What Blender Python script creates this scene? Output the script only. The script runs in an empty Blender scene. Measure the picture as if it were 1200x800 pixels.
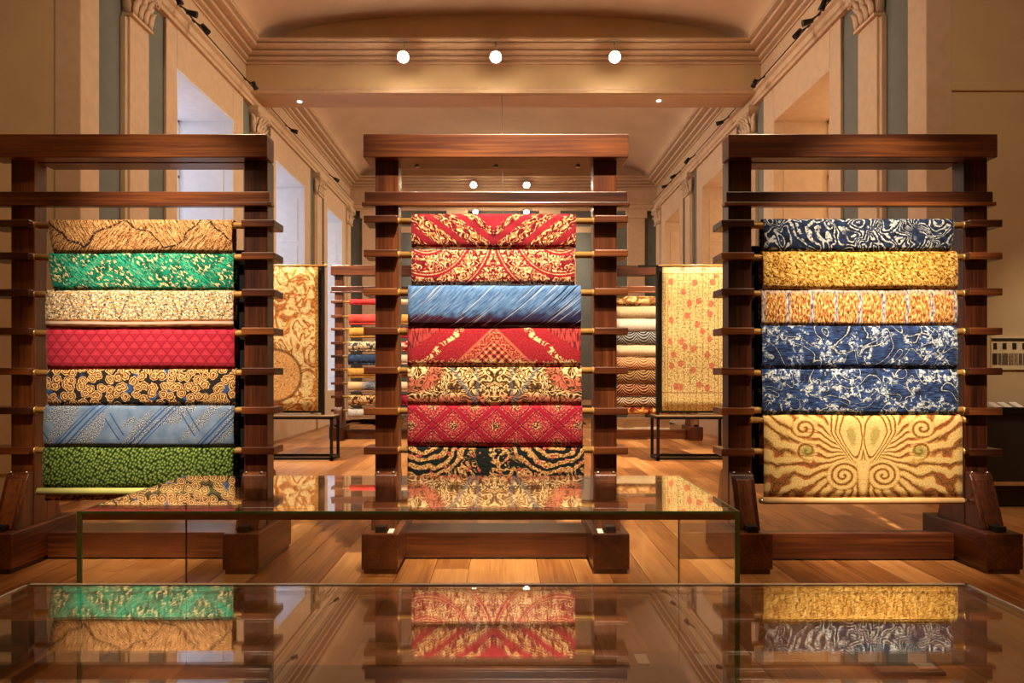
import bpy, bmesh, math, random
from mathutils import Vector, Matrix
random.seed(7)
SC = bpy.context.scene
COL = SC.collection
PI = math.pi

# ------------------------------------------------------------------ camera
F = 800.0                      # focal length in pixels of the 1200 px frame
VX, VY = 590.0, 435.0          # vanishing point of the hall's axis
CAMZ = 1.5
cam_d = bpy.data.cameras.new('camera')
cam = bpy.data.objects.new('camera', cam_d)
COL.objects.link(cam)
cam.location = (0, 0, CAMZ)
cam.rotation_euler = (PI / 2, 0, 0)
cam_d.sensor_width = 36.0
cam_d.lens = 36.0 * F / 1200.0
cam_d.shift_x = (600 - VX) / 1200.0
cam_d.shift_y = (VY - 400) / 1200.0
cam_d.clip_start = 0.05
cam_d.clip_end = 200
SC.camera = cam

# ------------------------------------------------------------------ world, exposure
w = bpy.data.worlds.new('world')
SC.world = w
w.use_nodes = True
w.node_tree.nodes['Background'].inputs[0].default_value = (0.9, 0.75, 0.55, 1)
w.node_tree.nodes['Background'].inputs[1].default_value = 0.05
SC.view_settings.view_transform = 'Standard'
SC.view_settings.look = 'None'
SC.view_settings.gamma = 1.0
SC.view_settings.use_curve_mapping = False
SC.view_settings.exposure = 0.0
SC.cycles.use_denoising = True
try: SC.cycles.denoising_prefilter = 'ACCURATE'
except Exception: pass
SC.cycles.max_bounces = 10
SC.cycles.transparent_max_bounces = 24
SC.cycles.caustics_reflective = False
SC.cycles.caustics_refractive = False
SC.cycles.sample_clamp_indirect = 6.0

# ------------------------------------------------------------------ lights of the hall
WARM = (1.0, 0.74, 0.46)
WARM2 = (1.0, 0.80, 0.56)
def aim(o, target):
    d = Vector(target) - o.location
    o.rotation_euler = d.to_track_quat('-Z', 'Y').to_euler()
def spot(name, loc, target, energy, angle, blend=0.6, color=WARM2, radius=0.06):
    l = bpy.data.lights.new(name, 'SPOT')
    l.energy = energy; l.spot_size = math.radians(angle); l.spot_blend = blend
    l.color = color; l.shadow_soft_size = radius
    o = bpy.data.objects.new(name, l); COL.objects.link(o)
    o.location = loc; aim(o, target)
    return o
# ceiling spots of the near room, above and before the three lit racks (out of the picture)
spot('rack_spot_centre_offscreen', (0.5, 2.5, 7.4), (0.16, 5.37, 2.45), 5600, 34, 1.0)
spot('rack_spot_centre_low_offscreen', (-0.2, 1.8, 7.4), (0.0, 5.37, 1.3), 2700, 23, 1.0)
spot('rack_spot_left_offscreen', (-2.2, 1.0, 7.4), (-2.62, 5.37, 1.92), 6800, 19, 1.0)
spot('rack_spot_left_low_offscreen', (-2.5, 0.8, 7.4), (-2.85, 5.37, 1.15), 2900, 17, 1.0)
spot('rack_spot_right_offscreen', (2.75, 1.0, 7.4), (2.87, 5.37, 1.92), 6800, 19, 1.0)
spot('rack_spot_right_low_offscreen', (2.8, 0.8, 7.4), (2.9, 5.37, 0.95), 3700, 17, 1.0)
# unseen fill lights added at ceiling height, and an added spot for the counter glow
spot('added_fill_left_offscreen', (-3.6, 3.4, 7.5), (-3.4, 6.4, 2.2), 400, 150, 1.0, WARM, 0.2)
spot('added_fill_right_offscreen', (3.6, 3.4, 7.5), (3.4, 6.4, 2.2), 400, 150, 1.0, WARM, 0.2)
spot('added_counter_fill_offscreen', (6.3, 4.2, 7.5), (6.3, 7.98, 1.35), 900, 18, 1.0)

# ------------------------------------------------------------------ helpers
def srgb(r, g, b, a=1.0):
    f = lambda c: (c / 255 / 12.92) if c / 255 <= 0.04045 else ((c / 255 + 0.055) / 1.055) ** 2.4
    return (f(r), f(g), f(b), a)

class MB:
    """collects geometry in world coordinates, builds ONE mesh object"""
    def __init__(s): s.v = []; s.f = []; s.uv = None; s.sm = []
    def add(s, vs, fs, smooth=False):
        o = len(s.v); s.v += [tuple(p) for p in vs]
        s.f += [tuple(i + o for i in f) for f in fs]; s.sm += [smooth] * len(fs); return s
    def box(s, x0, x1, y0, y1, z0, z1):
        vs = [(x0,y0,z0),(x1,y0,z0),(x1,y1,z0),(x0,y1,z0),(x0,y0,z1),(x1,y0,z1),(x1,y1,z1),(x0,y1,z1)]
        return s.add(vs, [(3,2,1,0),(4,5,6,7),(0,1,5,4),(1,2,6,5),(2,3,7,6),(3,0,4,7)])
    def prism(s, pts, axis, a, b):
        """closed polygon pts extruded along axis from a to b"""
        n = len(pts)
        def P(p, t):
            if axis == 'x': return (t, p[0], p[1])
            if axis == 'y': return (p[0], t, p[1])
            return (p[0], p[1], t)
        vs = [P(p, a) for p in pts] + [P(p, b) for p in pts]
        fs = [tuple(range(n)), tuple(range(2*n-1, n-1, -1))]
        fs += [(i, i+n, (i+1) % n + n, (i+1) % n) for i in range(n)]
        return s.add(vs, fs)
    def tube(s, p0, p1, r0, r1=None, n=12, caps=True):
        r1 = r0 if r1 is None else r1
        p0, p1 = Vector(p0), Vector(p1); d = (p1 - p0).normalized()
        a = d.orthogonal().normalized(); b = d.cross(a)
        vs = []
        for p, r in ((p0, r0), (p1, r1)):
            for i in range(n):
                t = 2*PI*i/n; vs.append(p + a*math.cos(t)*r + b*math.sin(t)*r)
        s.add(vs, [(i, (i+1) % n, (i+1) % n + n, i+n) for i in range(n)], True)
        if caps:
            o = len(s.v) - 2*n
            s.f += [tuple(o+i for i in range(n-1,-1,-1)), tuple(o+n+i for i in range(n))]; s.sm += [False]*2
        return s
    def lathe(s, c, prof, n=20, axis='z'):
        """prof: list of (r, h) about an axis through c"""
        vs = []
        for r, h in prof:
            for i in range(n):
                t = 2*PI*i/n
                a, b = r*math.cos(t), r*math.sin(t)
                if axis == 'z': vs.append((c[0]+a, c[1]+b, c[2]+h))
                elif axis == 'x': vs.append((c[0]+h, c[1]+a, c[2]+b))
                else: vs.append((c[0]+a, c[1]+h, c[2]+b))
        fs = []
        for k in range(len(prof)-1):
            for i in range(n):
                fs.append((k*n+i, k*n+(i+1)%n, (k+1)*n+(i+1)%n, (k+1)*n+i))
        s.add(vs, fs, True)
        o = len(s.v) - n*len(prof)
        s.f += [tuple(o+i for i in range(n-1,-1,-1)), tuple(o+n*(len(prof)-1)+i for i in range(n))]; s.sm += [False]*2
        return s
    def build(s, name, mat, parent=None, bevel=0, origin=None):
        me = bpy.data.meshes.new(name)
        org = Vector(origin) if origin is not None else wloc(parent)
        me.from_pydata([tuple(Vector(p) - org) for p in s.v], [], s.f)
        me.polygons.foreach_set('use_smooth', s.sm)
        bm = bmesh.new(); bm.from_mesh(me)
        bmesh.ops.recalc_face_normals(bm, faces=bm.faces); bm.to_mesh(me); bm.free()
        o = bpy.data.objects.new(name, me); COL.objects.link(o)
        if parent is not None:
            o.parent = parent; o.location = org - wloc(parent)
        else: o.location = org
        WL[o.name] = org
        me.materials.append(mat)
        if bevel:
            m = o.modifiers.new('bevel', 'BEVEL'); m.width = bevel; m.segments = 2; m.limit_method = 'ANGLE'
        return o
WL = {}
def wloc(o):
    return Vector((0,0,0)) if o is None else WL[o.name]
def empty(name, loc):
    o = bpy.data.objects.new(name, None); COL.objects.link(o); o.location = loc
    o.empty_display_size = 0.1
    WL[o.name] = Vector(loc); return o
def tag(o, label=None, cat=None, group=None, kind=None):
    if label: o['label'] = label
    if cat: o['category'] = cat
    if group: o['group'] = group
    if kind: o['kind'] = kind
    return o
def struct(o, label=None):
    o['kind'] = 'structure'
    if label: o['label'] = label
    return o
def PX(x, D): return (x - VX) / F * D
def PZ(y, D): return CAMZ + (VY - y) / F * D

# ------------------------------------------------------------------ node expressions
class S:
    def __init__(s, g, sock): s.g = g; s.k = sock
    def _m(s, op, *a): return s.g.math(op, s, *a)
    def __add__(s, o): return s._m('ADD', o)
    __radd__ = __add__
    def __sub__(s, o): return s._m('SUBTRACT', o)
    def __rsub__(s, o): return s.g.math('SUBTRACT', o, s)
    def __mul__(s, o): return s._m('MULTIPLY', o)
    __rmul__ = __mul__
    def __truediv__(s, o): return s._m('DIVIDE', o)
    def abs(s): return s._m('ABSOLUTE')
    def fract(s): return s._m('FRACT')
    def floor(s): return s._m('FLOOR')
    def sin(s): return s._m('SINE')
    def min(s, o): return s._m('MINIMUM', o)
    def max(s, o): return s._m('MAXIMUM', o)
    def pow(s, o): return s._m('POWER', o)
    def sqrt(s): return s._m('SQRT')
    def clamp(s): 
        r = s._m('ADD', 0.0); r.k.node.use_clamp = True; return r
    def step(s, t, wd=0.05): return ((s - t) / wd + 0.5).clamp()      # 1 where s > t
    def below(s, t, wd=0.05): return ((t - s) / wd + 0.5).clamp()
    def tri(s, period): return (((s / period).fract()) - 0.5).abs() * 2.0  # 1..0..1
class G:
    def __init__(s, name):
        s.mat = bpy.data.materials.new(name); s.mat.use_nodes = True
        s.t = s.mat.node_tree; s.t.nodes.clear()
        s.out = s.t.nodes.new('ShaderNodeOutputMaterial')
    def node(s, ty, **kw):
        n = s.t.nodes.new(ty)
        for k, v in kw.items(): setattr(n, k, v)
        return n
    def put(s, sock, val):
        if isinstance(val, S): s.t.links.new(val.k, sock)
        else: sock.default_value = val
    def math(s, op, *a):
        n = s.node('ShaderNodeMath', operation=op)
        for i, v in enumerate(a): s.put(n.inputs[i], v)
        return S(s, n.outputs[0])
    def vec(s, x, y, z=0.0):
        n = s.node('ShaderNodeCombineXYZ')
        for i, v in enumerate((x, y, z)): s.put(n.inputs[i], v)
        return S(s, n.outputs[0])
    def coords(s, kind='UV'):
        n = s.node('ShaderNodeTexCoord'); m = s.node('ShaderNodeSeparateXYZ')
        s.t.links.new(n.outputs[kind], m.inputs[0])
        return [S(s, m.outputs[i]) for i in range(3)]
    def pos(s):
        n = s.node('ShaderNodeNewGeometry'); m = s.node('ShaderNodeSeparateXYZ')
        s.t.links.new(n.outputs['Position'], m.inputs[0])
        return [S(s, m.outputs[i]) for i in range(3)]
    def rnd(s):
        n = s.node('ShaderNodeObjectInfo'); return S(s, n.outputs['Random'])
    def noise(s, x, y, z=0.0, scale=1.0, detail=2.0, rough=0.5, dist=0.0):
        n = s.node('ShaderNodeTexNoise')
        s.put(n.inputs['Vector'], s.vec(x, y, z)); n.inputs['Scale'].default_value = scale
        n.inputs['Detail'].default_value = detail; n.inputs['Roughness'].default_value = rough
        n.inputs['Distortion'].default_value = dist
        return S(s, n.outputs[0])
    def voro(s, x, y, z=0.0, scale=1.0, feature='F1', out='Distance', rand=1.0):
        n = s.node('ShaderNodeTexVoronoi', feature=feature, voronoi_dimensions='2D')
        s.put(n.inputs['Vector'], s.vec(x, y, z)); n.inputs['Scale'].default_value = scale
        n.inputs['Randomness'].default_value = rand
        return S(s, n.outputs[out])
    def mix(s, f, a, b):
        n = s.node('ShaderNodeMix', data_type='RGBA')
        s.put(n.inputs[0], f); s.put(n.inputs[6], a); s.put(n.inputs[7], b)
        return S(s, n.outputs[2])
    def ramp(s, f, *stops):
        n = s.node('ShaderNodeValToRGB'); cr = n.color_ramp
        while len(cr.elements) < len(stops): cr.elements.new(0.5)
        for e, (p, c) in zip(cr.elements, stops): e.position = p; e.color = c
        s.put(n.inputs[0], f); return S(s, n.outputs[0])
    def surf(s, color, rough=0.5, spec=0.5, metal=0.0, height=None, bump=0.3, bdist=0.01, sheen=0.0, coat=0.0, emit=None, es=0.0):
        b = s.node('ShaderNodeBsdfPrincipled')
        s.put(b.inputs['Base Color'], color); s.put(b.inputs['Roughness'], rough)
        b.inputs['Specular IOR Level'].default_value = spec; b.inputs['Metallic'].default_value = metal
        b.inputs['Sheen Weight'].default_value = sheen; b.inputs['Coat Weight'].default_value = coat
        b.inputs['Coat Roughness'].default_value = 0.15
        if emit is not None:
            b.inputs['Emission Color'].default_value = emit; b.inputs['Emission Strength'].default_value = es
        if height is not None:
            n = s.node('ShaderNodeBump'); n.inputs['Strength'].default_value = bump; n.inputs['Distance'].default_value = bdist
            s.put(n.inputs['Height'], height); s.t.links.new(n.outputs[0], b.inputs['Normal'])
        s.t.links.new(b.outputs[0], s.out.inputs[0]); return s.mat

def flat(name, c, rough=0.5, spec=0.5, metal=0.0, var=0.06, scale=8.0, coat=0.0):
    g = G(name); x, y, z = g.coords('Object')
    n = g.noise(x, y, z, scale, 3)
    dark = tuple(v * (1 - 2.5 * var) for v in c[:3]) + (1,)
    lite = tuple(min(1, v * (1 + 1.5 * var)) for v in c[:3]) + (1,)
    return g.surf(g.ramp(n, (0.3, dark), (0.7, lite)), rough, spec, metal, height=n, bump=0.04, coat=coat)
def emitter(name, c, strength):
    g = G(name); return g.surf((0.8, 0.8, 0.8, 1), 0.4, emit=c, es=strength)

def wood(name, dark, mid, lite, axis, rough=0.35, coat=0.3, fine=60, rnd=0.25):
    g = G(name); x, y, z = g.pos(); r = g.rnd()
    if axis == 'x': a, b, c = x, y, z
    elif axis == 'y': a, b, c = y, x, z
    else: a, b, c = z, x, y
    grain = g.noise(a * 1.5 + r * 37.0, b * fine, c * fine, 1.0, 4, 0.6)
    broad = g.noise(a * 0.8 + r * 11.0, b * 7.0, c * 7.0, 1.0, 2)
    f = grain * 0.55 + broad * 0.45 + (r - 0.5) * rnd
    col = g.ramp(f, (0.28, dark), (0.5, mid), (0.72, lite))
    return g.surf(col, rough, 0.5, height=grain, bump=0.05, bdist=0.003, coat=coat)

MAH_X = wood('mahogany_x', srgb(34,11,6), srgb(84,40,18), srgb(134,76,34), 'x')
MAH_Y = wood('mahogany_y', srgb(34,11,6), srgb(84,40,18), srgb(134,76,34), 'y')
MAH_Z = wood('mahogany_z', srgb(34,11,6), srgb(84,40,18), srgb(134,76,34), 'z')
FLOORW = wood('floor_oak', srgb(120,70,32), srgb(172,112,60), srgb(204,148,90), 'y', 0.36, 0.1, 40, 0.36)
TRIM = flat('cream_trim_paint', srgb(204,174,144), 0.6, 0.4, var=0.03)
CREAM = flat('cream_wall_paint', srgb(206,178,138), 0.7, 0.3, var=0.03, scale=1.5)
GREY = flat('blue_grey_wall_paint', srgb(112,116,112), 0.75, 0.3, var=0.04, scale=3)
WHITE = flat('white_reveal_paint', srgb(222,222,226), 0.7, 0.3, var=0.02)
VAULT = flat('vault_plaster', srgb(206,176,148), 0.85, 0.2, var=0.04, scale=1.0)
BRASS = flat('aged_brass', srgb(206,160,92), 0.38, 0.5, 0.55, 0.05)
STEEL = flat('steel', srgb(190,185,175), 0.3, 0.5, 0.9, 0.03)
BLACKM = flat('black_metal', srgb(28,24,22), 0.45, 0.4, 0.3, 0.05)
DARKG = flat('dark_counter', srgb(48,42,34), 0.5, 0.4, 0, 0.05)
PAPER = flat('white_card', srgb(235,228,215), 0.8, 0.2, 0, 0.02)
GREYP = flat('grey_plate', srgb(92,94,84), 0.25, 0.5, 0, 0.05)
LINEN = flat('cream_linen', srgb(222,196,150), 0.9, 0.2, 0, 0.05, 20)
POLE = flat('pale_wood_pole', srgb(206,164,112), 0.45, 0.4, 0, 0.05)
INK = flat('dark_ink', srgb(50,42,36), 0.8, 0.2, 0, 0.05)
REDINK = flat('red_ink', srgb(170,40,40), 0.8, 0.2, 0, 0.05)
LENS = emitter('lamp_lens', (1, 0.80, 0.54, 1), 300.0)
LENSF = emitter('lamp_lens_far', (1, 0.80, 0.54, 1), 190.0)
DOT = emitter('downlight_lens', (1, 0.84, 0.6, 1), 12.0)
DAY = emitter('daylight_pane', (0.66, 0.78, 1.0, 1), 1.5)

GLOW = emitter('next_room_glow', (1.0, 0.66, 0.32, 1), 1.5)  # added glow in place of the lit room beyond the right-hand openings
def glass(name, tint, f0=0.045, gl=(1,1,1,1), mul=1.0):
    g = G(name)
    lw = g.node('ShaderNodeLayerWeight'); lw.inputs[0].default_value = 0.5
    fac = (S(g, lw.outputs['Facing']).pow(3.2) * (1 - f0) + f0) * mul
    t = g.node('ShaderNodeBsdfTransparent'); t.inputs[0].default_value = tint
    r = g.node('ShaderNodeBsdfGlossy'); r.inputs['Roughness'].default_value = 0.0; r.inputs['Color'].default_value = gl
    m = g.node('ShaderNodeMixShader'); g.put(m.inputs[0], fac)
    g.t.links.new(t.outputs[0], m.inputs[1]); g.t.links.new(r.outputs[0], m.inputs[2])
    g.t.links.new(m.outputs[0], g.out.inputs[0]); return g.mat
GLASS = glass('clear_glass', (0.985, 0.99, 0.98, 1))
GEDGE = flat('green_glass_edge', srgb(160,232,176), 0.15, 0.6, 0, 0.08, 6)  # light colour stands in for the light piped through the glass edge
WEDGE = flat('polished_glass_edge', srgb(255,248,230), 0.2, 0.6, 0, 0.05, 6)  # near-white colour paints in the light that the polished edge catches

# ================================================================== THE ROOM
WX = 5.0            # side walls
Y0, Y1 = 8.0, 22.2  # hall
HC = 7.74           # springing of the vault
BY0, BY1 = 13.2, 13.83
# ---- floor and its boards
PW = 0.262
fl = struct(MB().box(-8, 8, -4, Y1+0.4, -0.1, -0.018).build('floor', FLOORW), 'oak board floor')
mesh_by_len = {}
n_planks = 0
for i in range(-20, 20):
    y = 1.2 + random.uniform(-1.2, 0.4)
    while y < Y1 and n_planks < 298:
        L = random.choice((2.4, 2.8, 3.2, 3.6))
        if L not in mesh_by_len:
            q = MB().box(0.002, PW-0.002, 0.002, L-0.002, -0.018, 0.0).build('plank', FLOORW, fl, 0, (0,0,0))
            mesh_by_len[L] = q.data
            COL.objects.unlink(q); bpy.data.objects.remove(q)
        if y + L > Y1 + 0.3: y_ = Y1 + 0.3 - L
        else: y_ = y
        o = bpy.data.objects.new('plank', mesh_by_len[L]); COL.objects.link(o)
        o.parent = fl; o.location = (i * PW, y_, 0.0)
        n_planks += 1
        y += L

# ---- side walls with deep window reveals
WINS = [(10.36, 12.50), (14.86, 17.0), (19.2, 20.95)]
PIL = [9.2, 13.7, 18.2, 21.75]
SILL, HEAD, RD = 0.95, 6.09, 0.95
ARC0, ARC1 = 6.70, 6.95
def capital(wall, s, yc):
    """Corinthian capital on the side wall s at yc"""
    xw = s * WX
    core = MB()
    prof = [(0.26,6.16),(0.26,6.2),(0.235,6.22),(0.24,6.4),(0.30,6.56),(0.36,6.62),(0.36,6.70)]
    pr = []
    for (hw, z), dep in zip(prof, (0.15,0.15,0.12,0.125,0.17,0.21,0.21)): pr.append((hw, dep, z))
    vs = []; fs = []
    for hw, dep, z in pr:
        vs += [(xw, yc-hw, z), (xw - s*dep, yc-hw, z), (xw - s*dep, yc+hw, z), (xw, yc+hw, z)]
    for k in range(len(pr)-1):
        for i in range(3):
            fs.append((4*k+i, 4*k+i+1, 4*k+5+i, 4*k+4+i))
    k = 4*(len(pr)-1); fs += [(3,2,1,0), (k,k+1,k+2,k+3)]
    core.add(vs, fs)
    cap = core.build('capital', TRIM, wall)
    def leaf(y, x, z, h, wd, out, dy=0):
        m = MB(); pts = []
        for t, ww, ou in ((0,0.7,0),(0.35,1.0,0.012),(0.7,0.85,0.035),(0.92,0.5,0.08),(0.98,0.28,0.10),(0.88,0.1,0.115)):
            zz = z + h*t
            oy, ox = (dy*(out*ou*1.1+0.008), 0) if dy else (0, -s*(out*ou*1.1+0.008))
            if dy: pts += [(x - s*wd*ww/2, y+oy, zz), (x, y+oy*1.12+dy*0.012, zz), (x + s*wd*ww/2, y+oy, zz)]
            else: pts += [(x+ox, y-wd*ww/2, zz), (x+ox*1.12-s*0.014, y, zz), (x+ox, y+wd*ww/2, zz)]
        f = []
        for k in range(5):
            f += [(3*k,3*k+1,3*k+4,3*k+3),(3*k+1,3*k+2,3*k+5,3*k+4)]
        m.add(pts, f, True)
        o = m.build('acanthus_leaf', TRIM, cap)
        md = o.modifiers.new('solid', 'SOLIDIFY'); md.thickness = 0.012
    for k in range(4): leaf(yc - 0.195 + 0.13*k, xw - s*0.125, 6.21, 0.2, 0.125, 0.6)
    for k in range(3): leaf(yc - 0.13 + 0.13*k, xw - s*0.13, 6.34, 0.22, 0.125, 0.8)
    leaf(yc-0.236, xw - s*0.07, 6.21, 0.22, 0.12, 0.6, -1)
    leaf(yc-0.24, xw - s*0.07, 6.36, 0.2, 0.12, 0.7, -1)
    for e in (-1, 1):
        m = MB()
        for k in range(14):
            t0, t1 = k*0.62, (k+1)*0.62
            r0, r1 = 0.075*(1-k/16), 0.075*(1-(k+1)/16)
            c = (yc + e*0.27, 6.57)
            m.tube((xw - s*0.2, c[0]+e*r0*math.cos(t0+1.2), c[1]+r0*math.sin(t0+1.2)), (xw - s*0.2, c[0]+e*r1*math.cos(t1+1.2), c[1]+r1*math.sin(t1+1.2)), 0.016, 0.015, 6)
        m.build('volute', TRIM, cap)
for s, side in ((-1, 'left'), (1, 'right')):
    a, b = sorted((s*WX, s*(WX+RD)))
    m = MB()
    yy = Y0
    for (w0, w1) in WINS:
        m.box(a, b, yy, w0, 0, HC + 0.3)
        m.box(a, b, w0, w1, 0, SILL); m.box(a, b, w0, w1, HEAD, HC + 0.3)
        yy = w1
    m.box(a, b, yy, Y1 + 0.3, 0, HC + 0.3)
    wall = struct(m.build('wall_' + side, GREY), 'blue-grey painted hall wall with cream trim')
    # cream surrounds round every window
    for k, (w0, w1) in enumerate(WINS):
        m = MB(); x0, x1 = sorted((s*WX, s*(WX-0.05)))
        m.box(x0, x1, w0-0.33, w0, 0, ARC0); m.box(x0, x1, w1, w1+0.5, 0, ARC0)
        m.box(x0, x1, w0, w1, HEAD, ARC0); m.box(x0, x1, w0, w1, 0, SILL)
        m.build('window_surround', TRIM, wall, 0.012)
        # reveal lining
        lm = MB(); xi, xo = s*(WX-0.05), s*(WX+RD)
        x0, x1 = sorted((xi, xo)); t = 0.015
        lm.box(x0, x1, w1-t, w1+t, SILL, HEAD); lm.box(x0, x1, w0-t, w0+t, SILL, HEAD)
        lm.box(x0, x1, w0-t, w1+t, HEAD-t, HEAD+t); lm.box(x0, x1, w0-t, w1+t, SILL-t, SILL+t)
        rv = lm.build('window_reveal', WHITE if s < 0 else TRIM, wall)
        # raised panels on the far jamb
        for z0, z1 in ((1.3, 3.6), (3.75, 4.6), (4.72, 5.8)):
            pm = MB(); x0, x1 = sorted((s*(WX+0.12), s*(WX+RD-0.12)))
            pm.box(x0, x1, w1-t-0.014, w1-t+0.004, z0, z1)
            pm.build('panel', WHITE if s < 0 else TRIM, rv, 0.01)
        # sash window at the back of the reveal; right-hand ones replace a lit room beyond
        n = k + 1 + (0 if s < 0 else 3)
        fr = MB(); xa, xb = sorted((s*(WX+RD-0.02), s*(WX+RD+0.06)))
        for yb in (w0, (w0+w1)/2-0.03, w1-0.06): fr.box(xa, xb, yb, yb+0.06, SILL, HEAD)
        nz = 5
        for q in range(nz+1):
            zz = SILL + (HEAD-SILL-0.05)*q/nz; fr.box(xa, xb, w0, w1, zz, zz+0.05)
        win = struct(fr.build('window_%d' % n, WHITE if s < 0 else TRIM), 'tall sash window at the back of a deep reveal')
        xp = s*(WX+RD+0.05)
        for q in range(nz):
            for h in range(2):
                ya = w0+0.06 if h == 0 else (w0+w1)/2+0.03; yb = (w0+w1)/2-0.03 if h == 0 else w1-0.06
                zz0 = SILL + (HEAD-SILL-0.05)*q/nz + 0.05; zz1 = SILL + (HEAD-SILL-0.05)*(q+1)/nz
                x0, x1 = sorted((xp, xp + s*0.01))
                MB().box(x0, x1, ya, yb, zz0, zz1).build('pane', DAY if s < 0 else GLOW, win)
    # pilasters
    for yc in PIL:
        hw = 0.30 if yc < 21 else 0.22
        m = MB(); x0, x1 = sorted((s*WX, s*(WX-0.10)))
        m.box(x0, x1, yc-hw*0.8, yc+hw*0.8, 0.0, 6.18)
        xq, xr = sorted((s*WX, s*(WX-0.07)))
        m.box(xq, xr, yc-hw, yc+hw, 0, 6.14)
        xq, xr = sorted((s*WX, s*(WX-0.15)))
        m.box(xq, xr, yc-hw-0.03, yc+hw+0.03, 0, 0.35)
        m.build('pilaster', TRIM, wall, 0.01)
        capital(wall, s, yc)
    # architrave, frieze, cornice
    m = MB(); d = -s
    prof = [(0,ARC0),(0.10,ARC0),(0.10,6.76),(0.13,6.78),(0.13,6.88),(0.18,6.91),(0.18,ARC1),(0,ARC1)]
    m.prism([(s*WX + d*p, z) for p, z in prof], 'y', Y0, Y1)
    struct(m.build('trim_%d' % (1 if s < 0 else 2), TRIM), 'cream architrave moulding along the hall wall')
    x0, x1 = sorted((s*WX, s*(WX-0.02)))
    MB().box(x0, x1, Y0, Y1, ARC1, 7.5).build('frieze', TRIM, wall)
    CORN = [(0,7.40),(0.05,7.40),(0.05,7.455),(0.015,7.46),(0.015,7.48),(0.10,7.51),(0.12,7.555),(0.075,7.56),(0.075,7.585),(0.20,7.61),(0.22,7.66),(0.17,7.665),(0.17,7.69),(0.34,7.715),(0.36,7.765),(0.315,7.77),(0.315,7.79),(0.42,7.82),(0.42,7.87),(0,7.87)]
    CORN = [(p, 7.42 + (z-7.40)*0.70) for p, z in CORN]
    m = MB()
    for ya, yb in ((Y0, BY0), (BY1, Y1)): m.prism([(s*WX + d*p, z) for p, z in CORN], 'y', ya, yb)
    struct(m.build('trim_%d' % (3 if s < 0 else 4), TRIM), 'deep cream cornice under the vault')
    # baseboards
    x0, x1 = sorted((s*(WX-0.06), s*(WX-0.085)))
    struct(MB().box(x0, x1, Y0, Y1, 0, 0.28).build('baseboard_' + side, TRIM), 'cream baseboard of the hall wall')
# ---- far wall
m = MB().box(-WX-RD, WX+RD, Y1, Y1+0.3, 0, HC+1.2)
wb = struct(m.build('wall_back', GREY), 'blue-grey far wall of the hall')
m = MB().prism([(Y1 - p, z) for p, z in CORN], 'x', -WX, WX)
struct(m.build('trim_5', TRIM), 'cream cornice on the far wall')
m = MB().prism([(Y1 - p, z) for p, z in prof], 'x', -WX, WX)
struct(m.build('trim_6', TRIM), 'cream architrave on the far wall')
MB().box(-WX, WX, Y1-0.02, Y1, ARC1, 7.5).build('frieze', TRIM, wb)
MB().box(-4.62, 4.62, Y1-0.015, Y1+0.01, HC-0.02, HC+0.75).build('lunette', VAULT, wb)
for xc in (-4.3, -1.5, 1.5, 4.3):
    MB().box(xc-0.28, xc+0.28, Y1-0.1, Y1, 0, ARC0).box(xc-0.34, xc+0.34, Y1-0.15, Y1, 6.45, ARC0).build('pilaster', TRIM, wb, 0.01)
for xc in (-2.9, 0, 2.9):
    MB().box(xc-0.7, xc+0.7, Y1-0.04, Y1, 0.4, 6.2).build('wall_panel', TRIM, wb, 0.01)
    MB().box(xc-0.55, xc+0.55, Y1-0.06, Y1-0.03, 0.6, 6.0).build('wall_panel', GREY, wb, 0.01)
# ---- vaulted ceiling in two bays, and the near room
def vault(m, ya, yb, R=4.6, rise=0.68, e=2.3, n=40):
    def z(x): return HC + rise * (max(0, 1 - abs(x / R) ** e)) ** (1 / e)
    xs = [-R*math.cos(PI*i/n) for i in range(n+1)]
    vs = [(x, ya, z(x)) for x in xs] + [(x, yb, z(x)) for x in xs]
    N = n+1
    vs += [(x, ya, z(x)+0.15) for x in xs] + [(x, yb, z(x)+0.15) for x in xs]
    fs = []
    for i in range(n):
        fs += [(i, i+1, N+i+1, N+i), (2*N+i, 3*N+i, 3*N+i+1, 2*N+i+1)]
    fs += [(0, N, 3*N, 2*N), (n, 2*N+n, 3*N+n, N+n)]
    m.add(vs, fs, True)
m = MB(); vault(m, Y0, Y1)
ce = struct(m.build('ceiling', VAULT), 'shallow plaster vault')
struct(MB().box(-8.2, 8.2, -4, Y0, HC-0.05, HC+0.1).build('ceiling_near', VAULT), 'plaster ceiling of the near room')
# ---- cross beam
m = MB().box(-WX, WX, BY0, BY1, 6.86, 7.75)
# lunette above the beam
R, rise, e = 4.6, 0.68, 2.3
pts = [(-R*math.cos(PI*i/30), HC + rise*(max(0, 1-abs(math.cos(PI*i/30))**e))**(1/e)) for i in range(31)]
m.prism(pts, 'y', BY0+0.05, BY1-0.05)
tb = struct(m.build('trim_7', CREAM), 'heavy plastered cross beam between the ceiling bays')
m = MB()
for yw, sg in ((BY0, -1), (BY1, 1)):
    m.prism([(yw + sg*p, z) for p, z in CORN], 'x', -WX, WX)
    m.prism([(yw + sg*p, z) for p, z in ((0,6.86),(0.05,6.86),(0.05,6.91),(0.02,6.95),(0.02,6.99),(0,6.99))], 'x', -WX, WX)
m.build('moulding', TRIM, tb)
MB().box(-WX+0.2, WX-0.2, BY0+0.06, BY1-0.06, 6.845, 6.87).build('soffit_panel', VAULT, tb, 0.01)
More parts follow.
